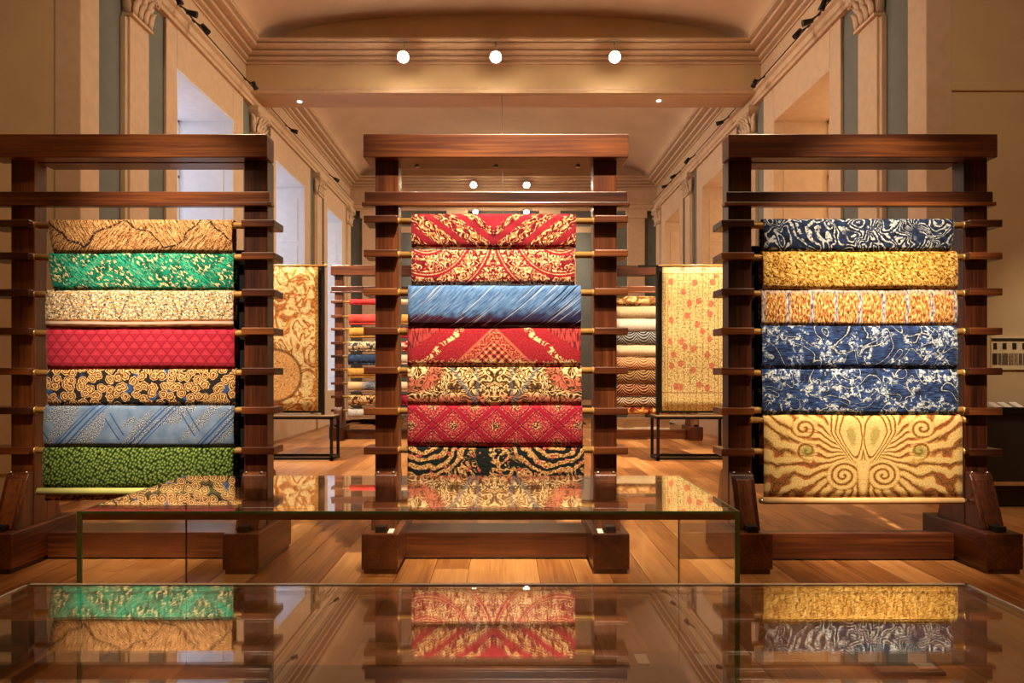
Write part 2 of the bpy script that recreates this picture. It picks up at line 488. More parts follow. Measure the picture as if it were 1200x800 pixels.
# ---- return walls facing the near room, and its other walls
for s, side in ((-1, 'return_left'), (1, 'return_right')):
    x0, x1 = sorted((s*5.08, s*8.2))
    rw = struct(MB().box(x0, x1, Y0-0.02, Y0+0.25, 0, HC).build('wall_' + side, CREAM), 'cream wall facing the near room')
    x0, x1 = sorted((s*4.9, s*5.2))
    MB().box(x0, x1, Y0-0.09, Y0+0.28, 0, HC).build('corner_casing', TRIM, rw, 0.012)
    if s < 0:
        MB().box(-8.2, -5.24, Y0-0.05, Y0-0.01, 0.3, 7.2).build('raised_panel', CREAM, rw, 0.012)
    else:
        MB().box(5.2, 8.2, Y0-0.045, Y0-0.01, PZ(108, 8), PZ(98, 8)).build('string_moulding', CREAM, rw, 0.012)
    x0, x1 = sorted((s*8.0, s*8.25))
    struct(MB().box(x0, x1, -4, Y0, 0, HC).build('wall_near_left' if s < 0 else 'wall_near_right', CREAM), 'cream side wall of the near room')
struct(MB().box(-8.2, 8.2, -4.2, -4, 0, HC).build('wall_front', CREAM), 'cream wall behind the viewpoint')
struct(MB().box(-8.2, 8.2, Y0-0.02, Y0+0.1, HC-0.05, HC+0.9).build('wall_header', CREAM), 'plaster header over the hall opening')

# ================================================================== TEXTILE MATERIALS
def rot(x, y, deg):
    c, s_ = math.cos(math.radians(deg)), math.sin(math.radians(deg))
    return x*c + y*s_, y*c - x*s_
def textile(name, fn, bump=0.5, bdist=0.006, rough=0.9):
    g = G(name); u, v, _ = g.coords('UV')
    col, h = fn(g, u, v)
    weave = g.noise(u, v, 0.0, 420.0, 1)
    hh = (h + weave * 0.25) if h is not None else weave
    lum = g.mix(weave * 0.35, col, (0, 0, 0, 1))
    return g.surf(lum, rough, 0.15, height=hh, bump=bump, bdist=bdist, sheen=0.05)
def curls(g, x, y, seed, scale, bands, dist=0.6, detail=1.0):
    """curling contour lines of a noise field, 0..1"""
    n = g.noise(x, y, seed, scale, detail, 0.5, dist)
    return (n * (bands * 6.2832)).sin() * 0.5 + 0.5

def t_tan_strokes(g, u, v):
    z = (u + 0.12).tri(0.62)
    d = v - (1.0 - z)*0.24 - 0.02 + (g.noise(u, v, 31.0, 3.0, 2) - 0.5)*0.3
    a1, b1 = rot(u, v, 58); a2, b2 = rot(u, v, -50)
    s1 = g.noise(a1*13, b1*88, 1.0, 1.0, 2, 0.6, 0.4); s2 = g.noise(a2*13, b2*88, 2.0, 1.0, 2, 0.6, 0.4)
    region = d.step(0.0, 0.02)
    s_ = s1 + (s2 - s1) * region
    fine = g.noise(u, v, 7.0, 95.0, 2)
    base = g.ramp(s_*0.7 + fine*0.3, (0.38, srgb(60,38,22)), (0.46, srgb(156,104,60)), (0.54, srgb(202,150,94)), (0.66, srgb(232,194,138)))
    line = (d.abs()).below(0.010, 0.008) * g.noise(u, v, 3, 60, 1).step(0.40, 0.1)
    fl = fine.below(0.40, 0.05)
    col = g.mix(line.max(fl*0.8), base, srgb(40,30,24)); return col, s_
def t_green(g, u, v):
    a, b = rot(u, v, 42); a2, b2 = rot(u, v, -42)
    fl = g.noise(a*0.7, b*1.25, 1.0, 40.0, 2, 0.55, 0.5).step(0.565, 0.05)
    diag = (b.tri(0.30)).below(0.22, 0.12).max((b2.tri(0.34)).below(0.16, 0.1))
    st = g.noise(a*10, b*90, 4.0, 1.0, 1)
    base = g.ramp(g.noise(u, v, 3.0, 11.0, 3), (0.35, srgb(2,80,60)), (0.62, srgb(14,138,106)))
    base = g.mix(diag * st.step(0.5, 0.1), base, srgb(40,168,132))
    dk = g.noise(u, v, 9.0, 55.0, 2).below(0.42, 0.06)
    base = g.mix(dk*0.8, base, srgb(0,44,34))
    col = g.mix(fl*(1.0 - diag*0.8), base, srgb(206,192,140)); return col, fl - dk*0.4
def t_speckle(g, u, v):
    n = g.noise(u, v, 1.0, 62.0, 3, 0.75); n2 = g.noise(u, v, 6.0, 55.0, 1)
    z = u.tri(0.16); zz = ((v-0.05)/0.19 - z).abs().below(0.12, 0.2) * 0.07
    col = g.ramp(n - zz, (0.40, srgb(34,28,26)), (0.46, srgb(140,120,98)), (0.52, srgb(220,198,152)), (0.60, srgb(240,228,200)))
    col = g.mix(n2.step(0.55, 0.05)*0.8, col, srgb(196,140,52))
    col = g.mix(g.noise(u, v, 11.0, 55.0, 1).step(0.57, 0.05)*0.75, col, srgb(104,106,118))
    band = v.step(0.250, 0.008)
    st = ((v - 0.276).abs()).below(0.010, 0.004)
    bc = g.mix(st, g.ramp(g.noise(u*12, v*90, 3.0), (0.4, srgb(92,50,24)), (0.6, srgb(160,98,48))), srgb(204,180,160))
    return g.mix(band, col, bc), n
def t_scales(g, u, v):
    hrow, wd = 0.056, 0.086
    row = (v / hrow).floor(); fv = (v / hrow).fract()
    fu = (u / wd + row * 0.5 + 20.0).fract()
    arch = 1.0 - (fu - 0.5).abs() * 2.0
    wob = g.noise(u, v, 1.0, 25.0, 1) * 0.3 - 0.15
    d = fv + wob*0.5 - (1.0 - arch.pow(0.85)) * 0.9
    line = d.abs().below(0.07, 0.07)
    base = g.ramp(d*0.5 + 0.5, (0.2, srgb(144,22,44)), (0.6, srgb(160,32,52)), (0.95, srgb(172,46,62)))
    return g.mix(line*0.85, base, srgb(80,6,22)), d*0.08 - line*0.6
def t_rosettes(g, u, v):
    wu = u + (g.noise(u, v, 4.0, 26.0, 1) - 0.5)*0.03; wv = v + (g.noise(u, v, 6.0, 26.0, 1) - 0.5)*0.03
    dd = g.voro(wu, wv, 1.0, 14.5, 'F1', 'Distance', 0.8)
    n = g.noise(u, v, 2.0, 75.0, 2)
    ring = ((dd * 26.0) + n * 3.0).sin()
    base = g.ramp(ring*0.5 + 0.5 + (n - 0.5)*0.6, (0.1, srgb(70,40,20)), (0.45, srgb(156,104,54)), (0.9, srgb(214,174,116)))
    gap = (dd + (n - 0.5)*0.45).step(0.52, 0.06)
    blue = g.noise(u, v, 8.0, 7.0, 1).step(0.66, 0.04)
    gc = g.mix(blue, srgb(28,25,26), srgb(44,70,116))
    return g.mix(gap, base, gc), ring*0.3 - gap
def t_greyblue(g, u, v):
    a, b = rot(u, v, -46); a2, b2 = rot(u, v, 58)
    band = b.tri(0.40)
    line = (band - 0.10).abs().below(0.035, 0.025).max((band - 0.22).abs().below(0.015, 0.015))
    line = line.max((b2.tri(0.52) - 0.1).abs().below(0.02, 0.02) * band.step(0.5, 0.02))
    sp = g.noise(u, v, 2.0, 140.0, 2)
    reg = g.noise(a*2.0, b*7.0, 4.0, 1.0, 1, 0.5, 0.8).step(0.52, 0.04)
    base = g.ramp(g.noise(u, v, 5.0, 9.0, 3), (0.3, srgb(78,100,132)), (0.7, srgb(112,130,156)))
    spc = g.ramp(sp, (0.42, srgb(40,46,60)), (0.5, srgb(96,112,138)), (0.60, srgb(164,168,172)))
    col = g.mix(reg, base, spc)
    return g.mix(line*0.85, col, srgb(34,72,124)), sp*0.4 - line
def t_knit(g, u, v):
    a, b = rot(u, v, 30)
    d = g.voro(a*1.15, b*0.9, 0.0, 40.0, 'F1', 'Distance', 0.6)
    c = g.noise(u, v, 3.0, 70.0, 2)
    f = 1.15 - d*1.25
    col = g.ramp(f + (c-0.5)*0.7, (0.3, srgb(14,20,6)), (0.55, srgb(50,70,22)), (0.8, srgb(84,106,40)), (1.0, srgb(136,150,78)))
    return col, f
def t_red_foliage(g, u, v):
    a = u.abs()
    band = ((a - 0.02)*0.75 + (v - 0.27)*0.95)
    leafreg = (band/0.19 + 0.15).fract()
    inside = (leafreg - 0.5).abs().below(0.34, 0.06)
    x1, y1 = rot(a, v, -48)
    cu = curls(g, x1*1.0, y1*2.0, 1.0, 15.0, 4.0, 0.9, 1.5)
    tc = (a/0.2 + (v/0.16)).below(1.0, 0.05)
    gate = inside * (1.0 - tc)
    m = cu.step(0.72, 0.12) * gate
    base = g.ramp(g.noise(u, v, 6.0, 12.0, 3), (0.3, srgb(126,20,36)), (0.7, srgb(160,36,50)))
    cream = g.ramp(g.noise(u, v, 2.0, 45.0, 1), (0.38, srgb(176,116,52)), (0.6, srgb(236,208,146)))
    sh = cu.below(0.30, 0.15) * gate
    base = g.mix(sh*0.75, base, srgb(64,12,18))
    return g.mix(m, base, cream), m
def t_red_arcs(g, u, v):
    a = u.abs()
    r1 = ((a - 0.52)*(a - 0.52) + (v + 0.10)*(v + 0.10)).sqrt()
    q = (r1 / 0.17).fract()
    band = (q - 0.5).abs().below(0.39, 0.05)
    line = (q - 0.97).abs().below(0.022, 0.02)
    cu = curls(g, a, v, 4.0, 22.0, 4.0, 1.2, 1.5)
    m = cu.step(0.62, 0.14) * band
    base = g.ramp(g.noise(u, v, 3.0, 14.0, 2), (0.3, srgb(130,18,38)), (0.7, srgb(164,34,50)))
    base = g.mix(cu.below(0.28, 0.15) * band * 0.6, base, srgb(74,8,20))
    cream = g.ramp(g.noise(u, v, 2.0, 50.0, 1), (0.38, srgb(186,128,66)), (0.6, srgb(238,212,160)))
    return g.mix(m.max(line*0.8), base, cream), m
def t_blue_streaks(g, u, v):
    bend = u + (v*v)*0.9
    x1, y1 = rot(bend, v, -50)
    n = g.noise(x1*1.6, y1*72, 1.0, 1.0, 3, 0.6)
    br = g.noise(x1*2, y1*11, 7.0, 1.0, 1)
    wh = n.step(0.60, 0.06) * br.step(0.50, 0.08)
    dk = n.below(0.42, 0.06) * (u + v*1.4 - 0.30).step(0.0, 0.5)
    gr = g.noise(x1*14, y1*60, 3.0, 1.0, 3)
    base = g.ramp(gr, (0.3, srgb(50,84,136)), (0.7, srgb(104,142,190)))
    edge = v + (g.noise(u, v, 5.0, 16.0, 3) - 0.5)*0.12 + u*0.05
    base = g.mix(edge.step(0.262, 0.07), base, srgb(38,38,76))
    base = g.mix((edge - u*0.10).step(0.30, 0.04), base, srgb(62,20,44))
    col = g.mix(dk, base, srgb(22,28,58))
    return g.mix(wh*0.65, col, srgb(206,204,206)), n
def t_red_diamond(g, u, v):
    a = u.abs()
    e = a*0.95 - v + 0.03
    inner = e.below(0.0, 0.01)
    chk1 = ((u*0.95 + v)/0.06).fract().step(0.55, 0.15); chk2 = ((v - u*0.95)/0.06).fract().step(0.55, 0.15)
    tex = g.noise(u, v, 1.0, 75.0, 3)
    vine_d = (a - (0.20 + v*1.15 + ((v*45.0).sin())*0.014)).abs()
    vine = vine_d.below(0.032, 0.012) * curls(g, a, v, 3.0, 28.0, 3.0, 0.8).step(0.58, 0.1)
    side = (a - (0.34 + v*1.5)).step(0.0, 0.01)
    stx = g.noise(u*80, v*14, 2.0, 1.0, 2)
    base = g.ramp(tex, (0.3, srgb(128,18,30)), (0.7, srgb(172,42,52)))
    sidec = g.ramp(stx, (0.42, srgb(96,22,26)), (0.55, srgb(176,62,60)))
    base = g.mix(side, base, sidec)
    core = (e + 0.10).below(0.0, 0.01)
    innerc = g.ramp(tex, (0.38, srgb(116,26,30)), (0.5, srgb(166,48,50)), (0.64, srgb(206,142,96)))
    corec = g.ramp(chk1*0.3 + chk2*0.3 + tex*0.5, (0.3, srgb(84,24,22)), (0.5, srgb(160,46,48)), (0.8, srgb(206,148,100)))
    base = g.mix(inner, base, g.mix(core, innerc, corec))
    edge = e.abs().below(0.010, 0.008).max((e + 0.10).abs().below(0.007, 0.006))
    base = g.mix(edge*0.7, base, srgb(196,110,84))
    low = (v + g.noise(u, v, 9.0, 14.0, 2)*0.09 - 0.335).step(0.0, 0.02) * curls(g, u, v, 4, 34, 3).step(0.62, 0.1)
    return g.mix(vine.max(low*0.8), base, srgb(228,200,140)), vine + tex*0.4
def t_ornate(g, u, v):
    a = u.abs()
    c1 = curls(g, a, v, 2.0, 12.0, 5.0, 1.4, 1.2)
    c2 = g.noise(a, v, 5.0, 60.0, 2)
    base = g.ramp(c1*0.65 + c2*0.5, (0.22, srgb(30,24,16)), (0.42, srgb(112,76,40)), (0.62, srgb(186,142,84)), (0.88, srgb(236,208,156)))
    r = ((a - 0.62)*(a - 0.62)*0.8 + (v - 0.02)*(v - 0.02)).sqrt()
    red = (r - 0.15).abs().below(0.055, 0.03).max((v - 0.23 - a*0.05).step(0.0, 0.04)*(a - 0.40).abs().below(0.34, 0.1))
    base = g.mix(red*0.8*c1.step(0.4, 0.25), base, srgb(170,40,48))
    bl = ((a - 0.36 + v*0.7).abs()).below(0.016, 0.01).max(((a - 0.13 - (v-0.15)*(v-0.15)).abs()).below(0.010, 0.01))
    base = g.mix(bl*0.7, base, srgb(84,98,112))
    return base, c1*0.7 + c2*0.3
def t_lattice(g, u, v):
    p = 0.30
    x1 = (u*0.92 + (v - 0.035))/p; x2 = (u*0.92 - (v - 0.035))/p
    f1 = (x1.fract() - 0.5).abs(); f2 = (x2.fract() - 0.5).abs()
    line = f1.step(0.43, 0.03).max(f2.step(0.43, 0.03))
    line2 = (f1 - 0.37).abs().below(0.015, 0.015).max((f2 - 0.37).abs().below(0.015, 0.015))
    cen = f1.max(f2)
    tex = g.noise(u, v, 4.0, 75.0, 3)
    med = cen.below(0.15, 0.04)
    base = g.ramp(tex, (0.34, srgb(110,20,36)), (0.52, srgb(160,38,56)), (0.72, srgb(184,92,76)))
    fl = tex.step(0.57, 0.06) * (1.0 - line)
    base = g.mix(fl*0.55, base, srgb(190,136,96))
    mc = g.ramp(g.noise(u, v, 9.0, 80.0, 3), (0.42, srgb(44,20,20)), (0.5, srgb(110,40,42)), (0.6, srgb(206,160,108)))
    base = g.mix(med, base, mc)
    base = g.mix(line, base, srgb(142,18,42))
    return g.mix(line2*0.8, base, srgb(84,8,24)), tex*0.5 - line2
def t_black_floral(g, u, v):
    c1 = curls(g, u, v, 3.0, 8.0, 4.5, 1.6, 0.8)
    r = ((u - 0.46)*(u - 0.46)*0.7 + (v + 0.05)*(v + 0.05)).sqrt(); r3 = ((u + 0.56)*(u + 0.56)*0.7 + (v + 0.02)*(v + 0.02)).sqrt()
    rr = r.min(r3)
    rings = (rr*105.0 + g.noise(u, v, 1.0, 9.0, 2)*9.0).sin()*0.5 + 0.5
    sw = rr.below(0.30, 0.08)
    m = (c1 + (rings - c1)*sw).step(0.48, 0.2)
    tx = g.noise(u, v, 2.0, 70.0, 3)
    tan = g.ramp(tx, (0.36, srgb(84,52,26)), (0.5, srgb(176,128,74)), (0.66, srgb(224,188,132)))
    plainr = g.noise(u, v, 21.0, 5.0, 1).step(0.56, 0.04) * (1.0 - sw)
    col = g.mix(m*(1.0 - plainr), srgb(14,22,22), tan)
    rd = g.noise(u, v, 12.0, 17.0, 2).step(0.63, 0.03)
    return g.mix(rd*0.85, col, g.ramp(tx, (0.4, srgb(130,26,44)), (0.6, srgb(206,110,96)))), m
def t_navy_swirl(g, u, v):
    c1 = curls(g, u, v, 6.0, 5.2, 12.0, 1.0, 0.6)
    n = g.noise(u, v, 2.0, 55.0, 3)
    cl = g.noise(u, v, 8.0, 6.0, 2)
    m = (c1 + (n - 0.5)*1.6).step(0.78, 0.2) * cl.step(0.40, 0.12)
    base = g.ramp(g.noise(u, v, 4.0, 22.0, 3), (0.35, srgb(12,17,30)), (0.65, srgb(34,50,84)))
    return g.mix(m, base, g.ramp(n, (0.35, srgb(112,124,144)), (0.6, srgb(206,206,200)))), m
def t_gold_grain(g, u, v):
    a, b = rot(u, v, 40)
    n = g.noise(a*0.8, b*1.2, 1.0, 50.0, 3, 0.75, 0.8); n2 = g.noise(u, v, 5.0, 5.0, 2)
    col = g.ramp(n + (n2-0.5)*0.12, (0.40, srgb(70,42,12)), (0.47, srgb(168,112,34)), (0.54, srgb(214,166,72)), (0.64, srgb(240,212,140)))
    return col, n
def t_gold_bars(g, u, v):
    n = g.noise(u*72, v*28, 1.0, 1.0, 3, 0.7); n2 = g.noise(u*70, v*22, 7.0, 1.0, 1)
    col = g.ramp(n, (0.38, srgb(70,38,18)), (0.46, srgb(166,104,46)), (0.54, srgb(212,168,94)), (0.66, srgb(240,216,158)))
    col = g.mix(n2.step(0.56, 0.05)*0.75, col, srgb(150,64,30))
    bar = (u + (g.noise(u, v, 3.0, 14.0, 1) - 0.5)*0.05 + 0.09).tri(0.187).below(0.13, 0.14)
    top = v.below(0.045, 0.06)
    lil = g.ramp(n2, (0.38, srgb(64,64,86)), (0.5, srgb(142,138,154)), (0.62, srgb(220,214,208)))
    return g.mix(bar.max(top*0.8), col, lil), n
def t_navy_vines(g, u, v, seed=0.0):
    c1 = curls(g, u, v, 3.0 + seed, 3.4, 3.4, 1.0, 0.8)
    n = g.noise(u, v, 8.0 + seed, 24.0, 2, 0.6, 1.0)
    vine = (c1 - 0.5 + (n - 0.5)*0.2).abs().below(0.06, 0.08)
    cl = g.noise(u, v, 5.0 + seed, 7.5, 1)
    fl = n.step(0.535, 0.06) * cl.step(0.49, 0.06)
    hatch = g.noise(u*14, v*130, 2.0, 1.0, 1)
    base = g.ramp(hatch*0.5 + cl*0.25 + n*0.25, (0.38, srgb(12,18,36)), (0.5, srgb(34,54,100)), (0.62, srgb(62,92,142)))
    base = g.mix((c1 - 0.5).abs().below(0.24, 0.06)*0.75, base, srgb(12,15,26))
    wc = g.ramp(g.noise(u, v, 1.0, 70.0, 1), (0.38, srgb(104,124,154)), (0.6, srgb(206,208,206)))
    return g.mix(fl.max(vine*0.85), base, wc), fl
def t_navy_vines2(g, u, v): return t_navy_vines(g, u, v, 17.0)
def t_palmette(g, u, v):
    a = u.abs(); n = g.noise(a, v, 4.0, 90.0, 3)
    w1 = (g.noise(a, v, 2.0, 5.0, 2) - 0.5); w2 = (g.noise(a, v, 9.0, 9.0, 2) - 0.5)
    # streaks sweeping out from the waist of the palmette
    ang = g.math('ARCTAN2', v - 0.33 + a*a*0.22 - a*0.06, a - 0.05)
    fan = ((ang*34.0 + w1*13.0 + w2*4.0 + a*5.0).sin())*0.5 + 0.5
    # two leaf-shaped lobes, pinched to a point at the bottom
    pin = 0.115 - ((v - 0.16).max(0.0))*0.28
    lx = (a - 0.098 + ((v - 0.16).max(0.0))*0.22) / pin.max(0.012); ly = (v - 0.19)/0.215
    e1 = (lx*lx + ly*ly).sqrt() + w2*0.25
    edge1 = (e1*22.0).sin()*0.5 + 0.5
    r1 = edge1 + (0.82 - edge1)*e1.below(0.72, 0.1)
    # spirals below and beside
    def spiral(cx, cy, rx, k, seed):
        dx = (a - cx); dy = (v - cy)
        rr = (dx*dx + dy*dy*1.3).sqrt()
        th = g.math('ARCTAN2', dy, dx)
        return (th + rr*k + w2*4.0).sin()*0.5 + 0.5, rr
    s2, d2 = spiral(0.155, 0.50, 0.1, 120.0, 1)
    s3, d3 = spiral(0.46, 0.13, 0.1, 110.0, 2)
    s4, d4 = spiral(0.44, 0.31, 0.1, -110.0, 3)
    f = fan
    f = f + (s3 - f)*d3.below(0.10, 0.03); f = f + (s4 - f)*d4.below(0.085, 0.03)
    f = f + (s2 - f)*d2.below(0.135, 0.03)
    stem = (a*60.0 + (v - 0.4)*9.0).sin()*0.5 + 0.5
    f = f + (stem - f)*a.below(0.05, 0.02)*(v - 0.36).step(0.0, 0.04)
    f = f + (r1 - f)*e1.below(1.5, 0.08)*v.below(0.385, 0.03)
    f = 1.0 - (1.0 - f).pow(2.4)
    col = g.ramp(f*0.42 + n*0.70, (0.32, srgb(92,56,24)), (0.48, srgb(150,104,46)), (0.66, srgb(188,148,80)), (0.84, srgb(216,186,122)))
    red = (fan - 0.25).abs().below(0.16, 0.1) * (a - 0.28).step(0.0, 0.12) * g.noise(u, v, 19.0, 4.0, 1).step(0.5, 0.06)
    col = g.mix(red*0.7, col, srgb(140,48,22))
    grn = (e1 + (n-0.5)*0.4).below(0.34, 0.15).max((d4 + (n-0.5)*0.05).below(0.05, 0.02))
    col = g.mix(grn*0.6, col, srgb(112,112,48))
    return col, f*0.8 + n*0.6
def t_tapestry_scroll(g, u, v):
    c1 = curls(g, u, v, 3.0, 2.6, 5.0, 1.4, 2.5); n = g.noise(u, v, 5.0, 30.0, 3, 0.7)
    col = g.ramp(c1*0.6 + n*0.5, (0.2, srgb(150,88,44)), (0.38, srgb(206,132,72)), (0.52, srgb(222,178,104)), (0.8, srgb(238,212,150)))
    r = ((u + 0.18)*(u + 0.18)*1.0 + (v - 1.88)*(v - 1.88)).sqrt()
    col = g.mix(r.below(0.43, 0.03), col, g.ramp(n, (0.35, srgb(206,134,72)), (0.6, srgb(236,188,118))))
    ring = (r - 0.44).abs().below(0.022, 0.015)
    col = g.mix(ring*0.8, col, srgb(112,66,30))
    ed = (u.abs() - 0.50).step(0.0, 0.01)
    col = g.mix(ed, col, g.ramp(n, (0.4, srgb(150,92,40)), (0.6, srgb(222,174,90))))
    dk = g.noise(u, v, 9.0, 14.0, 2, 0.5, 1.0)
    return g.mix((dk - 0.5).abs().below(0.018, 0.015)*0.7, col, srgb(66,52,34)), n
def t_tapestry_floral(g, u, v):
    n = g.noise(u, v, 2.0, 40.0, 2)
    col = g.ramp(n, (0.34, srgb(176,140,76)), (0.48, srgb(228,198,128)), (0.66, srgb(246,228,168)))
    st = (u + (g.noise(u, v, 1.0, 8.0, 1)-0.5)*0.04).tri(0.105).below(0.16, 0.1) * g.noise(u, v, 6.0, 34.0, 1).step(0.45, 0.1)
    col = g.mix(st*0.65, col, srgb(140,110,62))
    d = g.voro(u, v*0.8, 3.0, 4.6, 'F1', 'Distance', 0.8)
    fl = (d + (n - 0.5)*0.15).below(0.22, 0.05)
    inb = u.abs().below(0.42, 0.01) * (v - 0.16).step(0.0, 0.01) * v.below(2.16, 0.01)
    col = g.mix(fl*inb*0.8, col, srgb(206,96,78))
    lf = g.noise(u, v, 9.0, 26.0, 2).step(0.60, 0.03) * inb
    col = g.mix(lf*0.6, col, srgb(104,98,66))
    bl = (u.abs() - 0.43).abs().below(0.008, 0.006).max((v - 0.15).abs().below(0.01, 0.006)).max((v - 2.17).abs().below(0.01, 0.006))
    col = g.mix(bl*0.7, col, srgb(150,104,52))
    rose = ((u - 0.0).tri(0.36).below(0.22, 0.08)) * ((v - 0.075).abs().below(0.035, 0.02))
    return g.mix(rose*0.8, col, srgb(196,92,70)), n
def plain(c1, c2, scale=30.0):
    def fn(g, u, v):
        n = g.noise(u, v, 1.0, scale, 3); return g.ramp(n, (0.3, c1), (0.7, c2)), n
    return fn
def mottled(c1, c2, c3, scale=14.0, bands=3.0):
    def fn(g, u, v):
        n = g.noise(u, v, 2.0, 30.0, 2); c = curls(g, u, v, 4.0, scale*0.5, bands, 1.0)
        return g.ramp(c*0.6 + n*0.45, (0.25, c1), (0.5, c2), (0.8, c3)), c
    return fn
def swag(c1, c2, c3):
    def fn(g, u, v):
        y = v + (u.tri(0.62) - 0.5)*(u.tri(0.62) - 0.5)*0.5
        w_ = (y*95.0 + g.noise(u, v, 3.0, 5.0, 2)*5.0).sin()*0.5 + 0.5
        n = g.noise(u, v, 2.0, 26.0, 2)
        return g.ramp(w_*0.6 + n*0.5, (0.25, c1), (0.5, c2), (0.82, c3)), w_
    return fn

# ================================================================== RUGS
def cloth(name, mat, x0, x1, prof, label, group, cat='rug', taper=(0, 0), nx=36, wob=0.004, thick=0.009, seed=0):
    """prof: list of (y, z) from the back hem over the rod to the front hem (world); top-level"""
    rnd = random.Random(seed)
    ph = [rnd.uniform(0, 6.28) for _ in range(4)]
    itop = max(range(len(prof)), key=lambda i: prof[i][1])
    arc = [0.0]*len(prof)
    for i in range(itop+1, len(prof)): arc[i] = arc[i-1] + math.dist(prof[i], prof[i-1])
    for i in range(itop-1, -1, -1): arc[i] = arc[i+1] - math.dist(prof[i], prof[i+1])
    xc = (x0+x1)/2; zmin = prof[-1][1]
    org = Vector((xc, prof[itop][0], zmin))
    vs = []; uv = []; fs = []
    n = len(prof)
    Lf = max(arc[-1], 1e-6)
    for j in range(nx+1):
        t = j/nx
        for i, (y, z) in enumerate(prof):
            k = max(0.0, arc[i]/Lf)
            xa, xb = x0 + taper[0]*k, x1 - taper[1]*k
            x = xa + (xb-xa)*t
            wv = wob*(math.sin(x*7+ph[0]) + 0.6*math.sin(x*17+ph[1]))*min(1, max(0, arc[i])/0.1)
            dz = 0.003*math.sin(x*5+ph[2])*k
            vs.append((x - org.x, y - wv - org.y, z + dz - org.z)); uv.append((xa + (xb-xa)*t - xc, arc[i]))
    for j in range(nx):
        for i in range(n-1):
            fs.append((j*n+i, j*n+i+1, (j+1)*n+i+1, (j+1)*n+i))
    me = bpy.data.meshes.new(name); me.from_pydata(vs, [], fs)
    ul = me.uv_layers.new(name='UVMap')
    for lp in me.loops: ul.data[lp.index].uv = uv[lp.vertex_index]
    me.polygons.foreach_set('use_smooth', [True]*len(fs))
    o = bpy.data.objects.new(name, me); COL.objects.link(o); o.location = org; WL[o.name] = org
    me.materials.append(mat)
    md = o.modifiers.new('solid', 'SOLIDIFY'); md.thickness = thick; md.offset = 0
    tag(o, label, cat, group)
    return o
def drape(yr, ztop, zbot, r=0.034, back=0.2, bulge=0.009):
    zr = ztop - r
    p = [(yr + r*0.9, zr - back), (yr + r, zr - back*0.5), (yr + r, zr)]
    for k in range(1, 8):
        t = PI*k/8; p.append((yr + r*math.cos(t), zr + r*math.sin(t)))
    H = zr - zbot
    for k in range(0, 9):
        t = k/8
        off = bulge*math.sin(PI*min(1, t*1.05)) - r*0.3*max(0, (t-0.85)/0.15)**2
        p.append((yr - r - off, zr - H*t))
    return p

